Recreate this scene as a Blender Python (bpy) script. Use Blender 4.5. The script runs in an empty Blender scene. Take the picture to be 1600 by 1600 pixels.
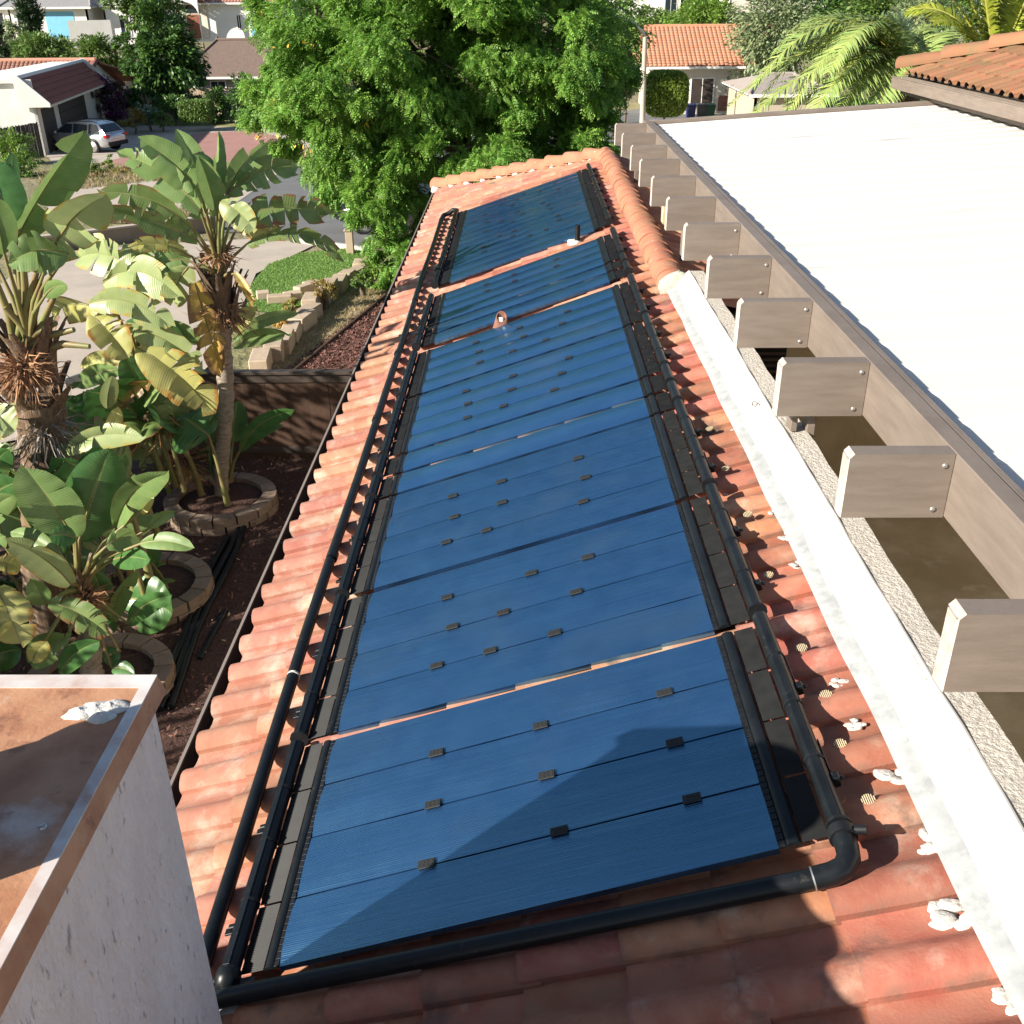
import bpy, math, random
import numpy as np
from mathutils import Vector, Matrix
from math import sin, cos, tan, pi, radians, sqrt, atan2
rng = random.Random(7)
NR = np.random.default_rng(11)
sc = bpy.context.scene
C = sc.collection

# ------------------------------------------------------------ camera
FPX, PITCH, YAW, ROLL = 1569.5, 0.47837, -0.01277, -0.00806     # focal length in pixels of a 1600 px frame
fwd = Vector((sin(YAW)*cos(PITCH), cos(YAW)*cos(PITCH), -sin(PITCH)))
_r = Vector((cos(YAW), -sin(YAW), 0)); _u = _r.cross(fwd)
right = _r*cos(ROLL) + _u*sin(ROLL); up = -_r*sin(ROLL) + _u*cos(ROLL)
cam = bpy.data.cameras.new('camera'); camo = bpy.data.objects.new('camera', cam); C.objects.link(camo)
camo.matrix_world = Matrix(((right.x, up.x, -fwd.x, 0), (right.y, up.y, -fwd.y, 0), (right.z, up.z, -fwd.z, 0), (0, 0, 0, 1)))
cam.sensor_width = 36; cam.lens = FPX/1600*36; cam.clip_start = 0.05; cam.clip_end = 2000
sc.camera = camo
sc.render.resolution_x = sc.render.resolution_y = 1024

# ------------------------------------------------------------ light
SUN_EL, SUN_AZ = radians(25.5), atan2(-0.875, -0.485)            # direction to the sun: from the left and behind
to_sun = Vector((-0.875*cos(SUN_EL), -0.485*cos(SUN_EL), sin(SUN_EL)))
w = bpy.data.worlds.new('World'); sc.world = w; w.use_nodes = True
nt = w.node_tree; bg = nt.nodes['Background']
sky = nt.nodes.new('ShaderNodeTexSky'); sky.sky_type = 'NISHITA'; sky.sun_disc = False
sky.sun_elevation = SUN_EL; sky.sun_rotation = SUN_AZ
sky.air_density = 1.0; sky.dust_density = 0.6; sky.ozone_density = 1.4
nt.links.new(sky.outputs[0], bg.inputs[0]); bg.inputs[1].default_value = 0.065
sl = bpy.data.lights.new('sun', 'SUN'); sl.energy = 5.0; sl.angle = radians(0.53); sl.color = (1.0, 0.93, 0.82)
so = bpy.data.objects.new('sun', sl); C.objects.link(so)
so.rotation_euler = to_sun.to_track_quat('Z', 'Y').to_euler()
vs = sc.view_settings; vs.view_transform = 'Standard'; vs.look = 'None'; vs.gamma = 1; vs.exposure = 1.16; vs.use_curve_mapping = False

# ------------------------------------------------------------ pixel helpers (photograph measured in a 1600 px frame, camera at the origin)
def ray(px, py):
    return fwd + right*((px-800)/FPX) - up*((py-800)/FPX)
def at(px, py, y):                                               # point on that ray at distance y in front
    d = ray(px, py); return d*(y/d.y)
def atz(px, py, z):
    d = ray(px, py); return d*(z/d.z)
def zg(y):                                                       # the terrain
    if y < 13: return -5.8
    if y < 60: return -5.8 - (y-13)*0.04255
    if y < 92: return -7.8
    return -7.8 + (y-92)*0.07
def gnd(px, py, dz=0):
    d = ray(px, py); y = 8.0
    if d.z >= -1e-3: return Vector((d.x/d.y*150, 150, zg(150)))
    lo, hi = 1.0, 400.0
    for _ in range(60):
        m = (lo+hi)/2
        if d.z/d.y*m < zg(m)+dz: hi = m
        else: lo = m
    p = d*(lo/d.y); p.z = zg(p.y)+dz
    return p

# ------------------------------------------------------------ mesh helpers
class MB:
    def __init__(s): s.v = []; s.f = []; s.sm = []
    def add(s, vs_, fs, smooth=False):
        n = len(s.v); s.v += [tuple(p) for p in vs_]
        for f in fs: s.f.append(tuple(i+n for i in f)); s.sm.append(smooth)
        return s
    def obox(s, o, ex, ey, ez):
        o, ex, ey, ez = map(Vector, (o, ex, ey, ez))
        p = [o, o+ex, o+ex+ey, o+ey, o+ez, o+ex+ez, o+ex+ey+ez, o+ey+ez]
        fs = [(0,3,2,1), (4,5,6,7), (0,1,5,4), (1,2,6,5), (2,3,7,6), (3,0,4,7)]
        if ex.cross(ey).dot(ez) < 0: fs = [f[::-1] for f in fs]
        return s.add(p, fs)
    def box(s, x0, x1, y0, y1, z0, z1):
        return s.obox((x0, y0, z0), (x1-x0, 0, 0), (0, y1-y0, 0), (0, 0, z1-z0))
    def cbox(s, o, ex, ey, ez, c=0.01):                          # box with chamfered edges
        o, ex, ey, ez = map(Vector, (o, ex, ey, ez)); L = [ex.length, ey.length, ez.length]
        ax = [ex/L[0], ey/L[1], ez/L[2]]; base = len(s.v); idx = {}
        ce = o + (ex+ey+ez)/2; P = []
        for i in (-1, 1):
            for j in (-1, 1):
                for k in (-1, 1):
                    for a in range(3):
                        h = [L[0]/2, L[1]/2, L[2]/2]
                        for b in range(3):
                            if b != a: h[b] -= c
                        idx[(i, j, k, a)] = len(P); P.append(ce + ax[0]*(i*h[0]) + ax[1]*(j*h[1]) + ax[2]*(k*h[2]))
        F = []
        def out(f):
            a = [P[q] for q in f]; n = (a[1]-a[0]).cross(a[2]-a[0]); m = sum(a, Vector())/len(a) - ce
            return f if n.dot(m) > 0 else f[::-1]
        for sgn in (-1, 1):
            F.append([idx[(sgn, j, k, 0)] for j, k in ((-1,-1), (1,-1), (1,1), (-1,1))])
            F.append([idx[(i, sgn, k, 1)] for i, k in ((-1,-1), (1,-1), (1,1), (-1,1))])
            F.append([idx[(i, j, sgn, 2)] for i, j in ((-1,-1), (1,-1), (1,1), (-1,1))])
        for a in (-1, 1):
            for b in (-1, 1):
                F.append([idx[(a, b, -1, 0)], idx[(a, b, 1, 0)], idx[(a, b, 1, 1)], idx[(a, b, -1, 1)]])
                F.append([idx[(a, -1, b, 0)], idx[(a, 1, b, 0)], idx[(a, 1, b, 2)], idx[(a, -1, b, 2)]])
                F.append([idx[(-1, a, b, 1)], idx[(1, a, b, 1)], idx[(1, a, b, 2)], idx[(-1, a, b, 2)]])
        for i in (-1, 1):
            for j in (-1, 1):
                for k in (-1, 1): F.append([idx[(i, j, k, a)] for a in range(3)])
        return s.add(P, [tuple(out(f)) for f in F])
    def tube(s, pts, rad, n=10, caps=True, smooth=True):
        pts = [Vector(p) for p in pts]; R_ = rad if isinstance(rad, (list, tuple)) else [rad]*len(pts)
        V = []; prev = None
        for i, p in enumerate(pts):
            t = (pts[min(i+1, len(pts)-1)] - pts[max(i-1, 0)]).normalized()
            if prev is None:
                a = t.cross(Vector((0, 0, 1)))
                if a.length < 0.05: a = t.cross(Vector((1, 0, 0)))
                a.normalize()
            else:
                a = (prev - t*prev.dot(t)).normalized()
            prev = a; b = t.cross(a)
            for k in range(n):
                q = 2*pi*k/n; V.append(p + (a*cos(q) + b*sin(q))*R_[i])
        F = [(i*n+k, i*n+(k+1) % n, (i+1)*n+(k+1) % n, (i+1)*n+k) for i in range(len(pts)-1) for k in range(n)]
        s.add(V, F, smooth)
        if caps:
            s.add(V[:n], [tuple(range(n))[::-1]]); s.add(V[-n:], [tuple(range(n))])
        return s
    def lathe(s, o, axis, prof, n=16, smooth=True):              # prof: list of (distance along axis, radius)
        axis = Vector(axis).normalized(); o = Vector(o)
        a = axis.cross(Vector((0, 0, 1)))
        if a.length < 0.05: a = Vector((1, 0, 0))
        a.normalize(); b = axis.cross(a); V = []
        for h, r in prof:
            for k in range(n):
                q = 2*pi*k/n; V.append(o + axis*h + (a*cos(q)+b*sin(q))*r)
        F = [(i*n+k, i*n+(k+1) % n, (i+1)*n+(k+1) % n, (i+1)*n+k) for i in range(len(prof)-1) for k in range(n)]
        return s.add(V, F, smooth)
    def prism(s, poly, ext):                                     # poly: 3-D points of a planar face, extruded by the vector ext
        poly = [Vector(p) for p in poly]; ext = Vector(ext); n = len(poly)
        nn = sum(((poly[i]-poly[0]).cross(poly[(i+1) % n]-poly[0]) for i in range(n)), Vector())
        if nn.dot(ext) > 0: poly = poly[::-1]
        V = poly + [p+ext for p in poly]
        F = [tuple(range(n)), tuple(range(2*n-1, n-1, -1))] + [((i+1) % n, i, i+n, (i+1) % n+n) for i in range(n)]
        return s.add(V, F)
    def blob(s, c, rx, ry, rz, seed=0, amp=0.2, n=8, m=6):
        r = random.Random(seed); ph = [r.uniform(0, 6.3) for _ in range(6)]; V = []; c = Vector(c)
        for i in range(m+1):
            th = pi*i/m
            for k in range(n):
                q = 2*pi*k/n
                g = 1 + amp*(sin(2*q+ph[0]+th*2)*.5 + sin(3*q+ph[1])*sin(th*3+ph[2])*.6 + sin(5*q+ph[3]+3*th)*.3)
                V.append(c + Vector((sin(th)*cos(q)*rx*g, sin(th)*sin(q)*ry*g, cos(th)*rz*g)))
        F = [(i*n+k, (i+1)*n+k, (i+1)*n+(k+1) % n, i*n+(k+1) % n) for i in range(m) for k in range(n)]
        return s.add(V, F, True)
    def mesh(s, name):
        me = bpy.data.meshes.new(name); me.from_pydata(s.v, [], s.f)
        me.polygons.foreach_set('use_smooth', s.sm); me.update(); return me

def link(name, me, m=None, parent=None):
    if m is not None and not me.materials: me.materials.append(m)
    o = bpy.data.objects.new(name, me); C.objects.link(o)
    if parent is not None: o.parent = parent
    return o
def obj(name, mb, m, parent=None): return link(name, mb.mesh(name), m, parent)
def tag(o, label=None, cat=None, group=None, kind=None):
    if label: o['label'] = label
    if cat: o['category'] = cat
    if group: o['group'] = group
    if kind: o['kind'] = kind
    return o
def thing(name, label, cat, group=None):
    o = bpy.data.objects.new(name, None); C.objects.link(o); o.empty_display_size = .1
    return tag(o, label, cat, group)
def rebase(root, loc):                                           # put an Empty at its thing's base; children keep their place
    loc = Vector(loc); root.location = loc
    for c in root.children: c.matrix_parent_inverse = Matrix.Translation(-loc)
    return root
def struct(name, mb, m): return tag(obj(name, mb, m), kind='structure')
def np_mesh(name, V, F, m, parent=None, smooth=False):
    V = np.asarray(V, np.float32).reshape(-1, 3); F = np.asarray(F, np.int32); k = F.shape[1]
    me = bpy.data.meshes.new(name)
    me.vertices.add(len(V)); me.vertices.foreach_set('co', V.ravel())
    me.loops.add(F.size); me.loops.foreach_set('vertex_index', F.ravel())
    me.polygons.add(len(F)); me.polygons.foreach_set('loop_start', np.arange(0, F.size, k, dtype=np.int32))
    me.update(calc_edges=True)
    if smooth: me.polygons.foreach_set('use_smooth', np.ones(len(F), bool))
    return link(name, me, m, parent)

# ------------------------------------------------------------ materials
def M(name, c1, c2=None, scale=4.0, rough=.8, bump=0.0, bscale=60.0, rnd=0.0, island=False, spec=.5, metal=0.0, ior=1.45,
      c3=None, s3=1.5, t3=(.55, .7), c4=None, s4=6.0, t4=(.6, .72), trans=0.0, detail=6.0, stretch=None, hue=0.0, coat=0.0, bdist=.01, obj_coords=False):
    m = bpy.data.materials.new(name); m.use_nodes = True; N = m.node_tree.nodes; L = m.node_tree.links
    b = N['Principled BSDF']; b.inputs['Roughness'].default_value = rough; b.inputs['Metallic'].default_value = metal
    b.inputs['IOR'].default_value = ior; b.inputs['Specular IOR Level'].default_value = spec; b.inputs['Coat Weight'].default_value = coat
    if obj_coords: src = N.new('ShaderNodeTexCoord').outputs['Object']
    else: src = N.new('ShaderNodeNewGeometry').outputs['Position']
    if stretch:
        mp = N.new('ShaderNodeMapping'); mp.inputs['Scale'].default_value = stretch; L.new(src, mp.inputs[0]); src = mp.outputs[0]
    def noise(sc_, det, off=0):
        n = N.new('ShaderNodeTexNoise'); n.inputs['Scale'].default_value = sc_; n.inputs['Detail'].default_value = det
        n.inputs['Roughness'].default_value = .62; L.new(src, n.inputs['Vector']); return n.outputs['Fac']
    def ramp(fac, a, z):
        r = N.new('ShaderNodeMapRange'); r.inputs[1].default_value = a; r.inputs[2].default_value = z; L.new(fac, r.inputs[0]); return r.outputs[0]
    def mix(fac, a, c, mode='MIX'):
        x = N.new('ShaderNodeMix'); x.data_type = 'RGBA'; x.blend_type = mode
        if isinstance(fac, (int, float)): x.inputs[0].default_value = fac
        else: L.new(fac, x.inputs[0])
        for s_, i in ((a, 6), (c, 7)):
            if isinstance(s_, tuple): x.inputs[i].default_value = (*s_, 1)
            else: L.new(s_, x.inputs[i])
        return x.outputs[2]
    col = c1
    if c2: col = mix(ramp(noise(scale, detail), .35, .65), c1, c2)
    if c3: col = mix(ramp(noise(s3, 8), *t3), col, c3)
    if c4: col = mix(ramp(noise(s4, 9), *t4), col, c4)
    if rnd:
        if island: rv = N.new('ShaderNodeNewGeometry').outputs['Random Per Island']
        else: rv = N.new('ShaderNodeObjectInfo').outputs['Random']
        hs = N.new('ShaderNodeHueSaturation')
        mr = N.new('ShaderNodeMapRange'); mr.inputs[3].default_value = 1-rnd; mr.inputs[4].default_value = 1+rnd; L.new(rv, mr.inputs[0])
        L.new(mr.outputs[0], hs.inputs['Value'])
        if hue:
            w1 = N.new('ShaderNodeMath'); w1.operation = 'MULTIPLY'; w1.inputs[1].default_value = 7.31; L.new(rv, w1.inputs[0])
            w2 = N.new('ShaderNodeMath'); w2.operation = 'FRACT'; L.new(w1.outputs[0], w2.inputs[0])
            mh = N.new('ShaderNodeMapRange'); mh.inputs[3].default_value = .5-hue; mh.inputs[4].default_value = .5+hue
            L.new(w2.outputs[0], mh.inputs[0]); L.new(mh.outputs[0], hs.inputs['Hue'])
        if isinstance(col, tuple): hs.inputs['Color'].default_value = (*col, 1)
        else: L.new(col, hs.inputs['Color'])
        col = hs.outputs[0]
    if isinstance(col, tuple): b.inputs['Base Color'].default_value = (*col, 1)
    else: L.new(col, b.inputs['Base Color'])
    if bump:
        bp = N.new('ShaderNodeBump'); bp.inputs['Strength'].default_value = bump; bp.inputs['Distance'].default_value = bdist
        L.new(noise(bscale, 5), bp.inputs['Height']); L.new(bp.outputs[0], b.inputs['Normal'])
    if trans:
        t = N.new('ShaderNodeBsdfTranslucent'); mx = N.new('ShaderNodeMixShader'); mx.inputs[0].default_value = trans
        if isinstance(col, tuple): t.inputs[0].default_value = (*col, 1)
        else: L.new(mix(.5, col, (.35, .5, .04), 'SOFT_LIGHT') if False else col, t.inputs[0])
        L.new(b.outputs[0], mx.inputs[1]); L.new(t.outputs[0], mx.inputs[2])
        L.new(mx.outputs[0], N['Material Output'].inputs['Surface'])
    return m

m_tile = M('terracotta', (.30, .098, .058), (.375, .16, .098), 8, .85, .25, 90, rnd=.22, c3=(.44, .31, .23), s3=5.5, t3=(.55, .78), c4=(.09, .065, .055), s4=4.2, t4=(.56, .71), hue=.014)
m_tile_j = M('terracotta_joined', (.36, .15, .095), (.42, .21, .14), 8, .85, .22, 90, rnd=.17, island=True, c3=(.46, .34, .24), s3=5.5, t3=(.53, .74), c4=(.13, .09, .07), s4=4.2, t4=(.62, .74), hue=.014)
m_tile_e = M('sun_bleached_terracotta', (.345, .135, .087), (.395, .195, .13), 8, .88, .25, 90, rnd=.16, c3=(.47, .37, .29), s3=5.5, t3=(.50, .74), c4=(.22, .15, .10), s4=6.2, t4=(.62, .74), hue=.012)
# noise-broken darker bands along each tile's joint, pan and front lip
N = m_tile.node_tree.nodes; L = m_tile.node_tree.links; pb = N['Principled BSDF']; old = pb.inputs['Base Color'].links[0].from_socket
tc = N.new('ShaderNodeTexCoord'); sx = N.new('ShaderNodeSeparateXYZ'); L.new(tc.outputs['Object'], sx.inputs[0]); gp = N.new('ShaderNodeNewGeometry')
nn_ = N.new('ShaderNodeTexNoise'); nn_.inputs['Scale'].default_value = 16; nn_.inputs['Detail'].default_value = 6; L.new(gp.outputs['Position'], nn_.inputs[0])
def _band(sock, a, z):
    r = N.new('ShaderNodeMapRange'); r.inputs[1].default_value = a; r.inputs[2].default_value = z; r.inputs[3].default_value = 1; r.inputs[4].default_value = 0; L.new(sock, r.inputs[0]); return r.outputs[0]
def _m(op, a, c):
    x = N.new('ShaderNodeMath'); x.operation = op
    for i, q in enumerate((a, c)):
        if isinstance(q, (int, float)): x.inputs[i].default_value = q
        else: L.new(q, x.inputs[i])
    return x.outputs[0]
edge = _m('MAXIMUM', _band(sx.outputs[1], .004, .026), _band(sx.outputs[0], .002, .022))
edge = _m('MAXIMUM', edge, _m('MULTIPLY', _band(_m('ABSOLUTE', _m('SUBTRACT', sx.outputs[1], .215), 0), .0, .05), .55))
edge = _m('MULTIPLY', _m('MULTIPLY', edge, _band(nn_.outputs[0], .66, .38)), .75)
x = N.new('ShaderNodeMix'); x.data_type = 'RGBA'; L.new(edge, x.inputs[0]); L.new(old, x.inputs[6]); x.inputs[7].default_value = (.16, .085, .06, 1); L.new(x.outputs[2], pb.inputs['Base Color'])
m_cap = M('ridge_terracotta', (.36, .135, .08), (.40, .18, .105), 3, .85, .4, 50, rnd=.06, c3=(.38, .20, .10), s3=4, t3=(.5, .75), c4=(.44, .34, .25), s4=9, t4=(.6, .72))
m_mortar = M('mortar', (.66, .63, .58), (.50, .47, .43), 25, .95, .6, 60, bdist=.01)
m_deck = M('roof_underlay', (.05, .04, .035), rough=.9)
m_gutter = M('brown_gutter', (.05, .035, .03), (.07, .05, .042), 5, .5)
m_lip = M('gutter_lip', (.25, .21, .18), rough=.5)
m_rubber = M('black_rubber', (.006, .007, .009), (.012, .013, .015), 30, .5, .1, 100, spec=.3)
m_fin = M('black_fin', (.006, .0065, .007), (.012, .0125, .0125), 14, .5, rnd=.1, spec=.22)
m_pipe = M('black_pipe', (.005, .0065, .008), (.010, .012, .014), 8, .36, spec=.3, c3=(.035, .034, .03), s3=30, t3=(.62, .75))
m_clip = M('clip_plastic', (.012, .014, .015), (.03, .03, .03), 200, .6, spec=.3)
m_white = M('white_coating', (.72, .68, .60), (.64, .60, .52), 6, .6, .15, 40)
m_stucco = M('cream_stucco', (.62, .57, .49), (.46, .42, .36), 30, .95, 1.0, 55, bdist=.02)
m_flash = M('galvanised', (.37, .38, .37), (.29, .30, .30), 12, .6, .1, 40, c3=(.24, .25, .25), s3=14, t3=(.5, .7))
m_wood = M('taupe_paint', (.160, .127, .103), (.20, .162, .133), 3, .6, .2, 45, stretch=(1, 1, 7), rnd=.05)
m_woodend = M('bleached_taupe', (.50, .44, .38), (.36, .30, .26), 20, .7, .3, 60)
m_steel = M('bolt_steel', (.45, .44, .42), rough=.4, metal=.8)
m_pergsheet = M('white_sheet', (.80, .79, .75), (.76, .75, .71), 1.5, .6, trans=.26, stretch=(.4, 2, 1), c3=(.50, .47, .39), s3=1.2, t3=(.60, .75))
m_dark = M('dark_void', (.015, .014, .013), rough=.9)
m_sidewall = M('house_stucco', (.42, .36, .28), (.36, .30, .23), 12, .9, .4, 60)
m_soil = M('red_mulch', (.115, .058, .043), (.062, .031, .023), 25, .95, 1.0, 30, bdist=.05, c3=(.14, .085, .06), s3=35, t3=(.62, .72))
m_bark = M('red_bark', (.16, .075, .055), (.09, .04, .03), 22, .95, 1.0, 25, bdist=.05, c3=(.25, .15, .11), s3=30, t3=(.6, .7))
m_drygrass = M('dry_grass', (.40, .33, .20), (.33, .26, .15), 8, .95, 1.0, 30, bdist=.04, c3=(.22, .2, .08), s3=3, t3=(.55, .7))
m_lawn = M('lawn_turf', (.13, .24, .045), (.17, .29, .06), 4, .9, 1.0, 50, bdist=.05)
m_lawn2 = M('thin_lawn', (.15, .22, .04), (.28, .24, .10), .5, .9, 1.0, 20, bdist=.05)
m_conc = M('pale_concrete', (.46, .39, .32), (.40, .34, .28), 1.2, .9, .3, 30, c3=(.34, .29, .24), s3=.7, t3=(.5, .8))
m_kerb = M('kerb_concrete', (.45, .42, .38), (.38, .35, .32), 2, .9)
m_road = M('asphalt', (.125, .125, .125), (.15, .15, .147), 1, .9, .3, 40)
m_redconc = M('red_concrete', (.36, .19, .16), (.31, .16, .13), 1, .9, .2, 20)
m_earth = M('dry_earth', (.30, .22, .14), (.21, .15, .09), 1.3, .95, 1.0, 8, bdist=.1, c3=(.12, .14, .05), s3=.9, t3=(.5, .6))
m_ground = M('scrub_ground', (.17, .17, .07), (.26, .21, .13), .12, .95, 1.0, 2, bdist=.2)
m_block = M('tan_block', (.45, .36, .26), (.38, .29, .21), 10, .9, .5, 50, rnd=.12)
m_ring = M('ring_block', (.30, .225, .165), (.23, .165, .12), 9, .9, .8, 50, rnd=.14)
m_fence = M('brown_fence', (.066, .036, .024), (.082, .047, .031), 4, .6, .3, 40, stretch=(1, 1, .3), rnd=.1)
m_rail = M('fence_rail', (.055, .042, .034), (.07, .053, .043), 6, .6)
m_chim = M('pink_stucco', (.84, .74, .70), (.74, .64, .60), 9, .95, 1.0, 30, stretch=(1, 1, .38), bdist=.03, c4=(.42, .35, .33), s4=30, t4=(.60, .67))
m_green = {}
def leafmat(name, c1, c2, edge, e0=.75, trans=.22, rough=.38):
    m = bpy.data.materials.new(name); m.use_nodes = True; N = m.node_tree.nodes; L = m.node_tree.links
    b = N['Principled BSDF']; b.inputs['Roughness'].default_value = rough
    uv = N.new('ShaderNodeUVMap'); sp = N.new('ShaderNodeSeparateXYZ'); L.new(uv.outputs[0], sp.inputs[0])
    geo = N.new('ShaderNodeNewGeometry')
    nz = N.new('ShaderNodeTexNoise'); nz.inputs['Scale'].default_value = 9; nz.inputs['Detail'].default_value = 5; L.new(geo.outputs['Position'], nz.inputs[0])
    def mm(op, a, c):
        x = N.new('ShaderNodeMath'); x.operation = op
        for i, q in enumerate((a, c)):
            if isinstance(q, (int, float)): x.inputs[i].default_value = q
            else: L.new(q, x.inputs[i])
        return x.outputs[0]
    vein = mm('SINE', mm('ADD', mm('MULTIPLY', sp.outputs[1], 230.0), mm('MULTIPLY', mm('ABSOLUTE', sp.outputs[0], 0), -9.0)), 0)
    def mix(f, a, c):
        x = N.new('ShaderNodeMix'); x.data_type = 'RGBA'
        if isinstance(f, (int, float)): x.inputs[0].default_value = f
        else: L.new(f, x.inputs[0])
        for q, i in ((a, 6), (c, 7)):
            if isinstance(q, tuple): x.inputs[i].default_value = (*q, 1)
            else: L.new(q, x.inputs[i])
        return x.outputs[2]
    mr = N.new('ShaderNodeMapRange'); mr.inputs[1].default_value = .35; mr.inputs[2].default_value = .65; L.new(nz.outputs[0], mr.inputs[0])
    col = mix(mr.outputs[0], c1, c2)
    col = mix(mm('MULTIPLY', mm('ADD', vein, 1.0), .035), col, tuple(x*.55 for x in c1))
    au = mm('ABSOLUTE', sp.outputs[0], 0)
    rib = mm('LESS_THAN', au, .055); col = mix(mm('MULTIPLY', rib, .55), col, (.30, .34, .12))
    ed = N.new('ShaderNodeMapRange'); ed.inputs[1].default_value = e0; ed.inputs[2].default_value = e0+.22
    L.new(mm('ADD', au, mm('MULTIPLY', mm('SUBTRACT', nz.outputs[0], .5), 1.1)), ed.inputs[0])
    col = mix(ed.outputs[0], col, edge)
    L.new(col, b.inputs['Base Color'])
    bp = N.new('ShaderNodeBump'); bp.inputs['Strength'].default_value = .16; bp.inputs['Distance'].default_value = .004
    L.new(vein, bp.inputs['Height']); L.new(bp.outputs[0], b.inputs['Normal'])
    t = N.new('ShaderNodeBsdfTranslucent'); L.new(col, t.inputs[0]); mx = N.new('ShaderNodeMixShader'); mx.inputs[0].default_value = trans
    L.new(b.outputs[0], mx.inputs[1]); L.new(t.outputs[0], mx.inputs[2]); L.new(mx.outputs[0], N['Material Output'].inputs['Surface'])
    return m
LM = dict(
    green=leafmat('leaf_green', (.17, .27, .085), (.22, .32, .11), (.26, .26, .07), .95, .32),
    pale=leafmat('leaf_pale', (.33, .41, .17), (.40, .46, .20), (.44, .34, .08), .86, .32),
    dark=leafmat('leaf_dark', (.06, .15, .04), (.085, .20, .055), (.14, .2, .05), 1.1, .28, rough=.28),
    yellow=leafmat('leaf_yellow', (.46, .45, .14), (.54, .50, .18), (.46, .24, .05), .8, .35),
    torn=leafmat('leaf_torn', (.15, .23, .065), (.20, .27, .085), (.28, .13, .05), .80, .3),
    dry=leafmat('leaf_dry', (.58, .42, .09), (.48, .30, .10), (.26, .14, .06), .6, .3))
m_petiole = M('petiole', (.17, .20, .06), (.20, .13, .06), 5, .5, stretch=(1, 1, .5))
m_sheath = M('leaf_sheath', (.20, .13, .08), (.09, .055, .035), 14, .9, .8, 40, stretch=(3, 3, .5), c3=(.42, .36, .30), s3=9, t3=(.58, .7))
m_fibre = M('dry_fibre', (.36, .20, .10), (.22, .11, .06), 10, .9, rnd=.3, island=True)
m_trunk = M('banana_trunk', (.36, .31, .25), (.20, .16, .12), 12, .9, .9, 30, stretch=(1, 1, 3))
m_bole = M('tree_bark', (.10, .075, .055), (.16, .13, .10), 6, .95, .8, 20)
def foliage(name, c1, c2, rnd=.35, hue=.02, trans=.3, rough=.55):
    return M(name, c1, c2, 1.2, rough, rnd=rnd, island=True, hue=hue, trans=trans, detail=3)
# ------------------------------------------------------------ the roof frame: s up the slope, y along the eave, h out of the slope
TH = radians(18.0)
Sv = Vector((cos(TH), 0, sin(TH))); Nv = Vector((-sin(TH), 0, cos(TH))); Ov = Nv*-2.6
def RP(s, y, h=0.0): return Ov + Sv*s + Nv*h + Vector((0, y, 0))

# ============================================================ the house with the tiled roof wing
house = thing('house', 'cream stuccoed house wing under a long terracotta S-tile roof carrying the solar panels', 'house')
EAVE_X, RIDGE_X, RIDGE_Y0, RIDGE_Y1 = -1.63, 1.36, 8.75, 16.85
def zr(x): return -2.734 + .325*x                                # height of the panel plane above world x
mb = MB()
d0 = -.128                                                       # deck sheet under the tiles
a, b_, c_, d_ = RP(-2.52, .3, d0), RP(.60, .3, d0), RP(.60, 16.8, d0), RP(-2.52, 19.8, d0)
mb.add([a, b_, c_, d_], [(0, 1, 2, 3)])
e1 = Vector((1.37, 16.85, zr(1.36)-.12)); mb.add([d_, c_, Vector((4.3, 19.8, d_.z))], [(2, 1, 0)])          # hip end slope
mb.add([Vector((1.38, 8.8, zr(1.36)-.13)), Vector((1.38, 16.85, zr(1.36)-.13)), Vector((2.9, 18.4, zr(1.36)-.65)), Vector((2.9, 8.8, zr(1.36)-.65))], [(3, 2, 1, 0)])
roof = obj('roof', mb, m_deck, house)

W_, P0 = .282, .164
prof = [(0, .002), (.0, .026), (.010, .041), (.035, .055), (.07, .064), (.10, .061), (.13, .046), (.155, .024), (.178, .008), (.205, .001), (.24, -.002), (.275, 0), (.30, .002)]
def tile_mb(mb, L, tilt, rj, place):
    n = len(prof); T = .016
    def pt(y, h, x): return place(x, y, h + tilt*(1-x/L) + rj(x, y))
    top = []
    for x in (0, L*.5, L):
        top += [pt(y, h+T if i else h, x) for i, (y, h) in enumerate(prof)]
    mb.add(top, [(j*n+i, (j+1)*n+i, (j+1)*n+i+1, j*n+i+1)[::-1] for j in range(2) for i in range(1, n-1)], True)
    mb.add([top[0], top[1], top[n], top[n+1], top[2*n], top[2*n+1]], [(0, 1, 3, 2), (2, 3, 5, 4)])
    fr = [pt(y, h+T, 0) for y, h in prof[1:]] + [pt(y, h-.004, 0) for y, h in prof[1:]]
    k = n-1; mb.add(fr, [(i, i+1, i+1+k, i+k)[::-1] for i in range(k-1)])
tile_meshes = []
def rjit(seed):
    r = random.Random(seed); p = [r.uniform(0, 6.3) for _ in range(3)]; a = r.uniform(.001, .0025)
    return lambda x, y: a*(sin(9*x+p[0])+sin(23*y+p[1])*.6+sin(17*x+31*y+p[2])*.5)
for v in range(6):
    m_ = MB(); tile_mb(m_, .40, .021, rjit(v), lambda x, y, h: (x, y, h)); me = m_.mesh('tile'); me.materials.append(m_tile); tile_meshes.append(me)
eave_meshes = []
for me in tile_meshes: e_ = me.copy(); e_.materials[0] = m_tile_e; eave_meshes.append(e_)
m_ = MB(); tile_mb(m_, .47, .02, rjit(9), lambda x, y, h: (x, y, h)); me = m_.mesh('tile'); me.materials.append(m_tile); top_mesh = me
slots = []
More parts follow.
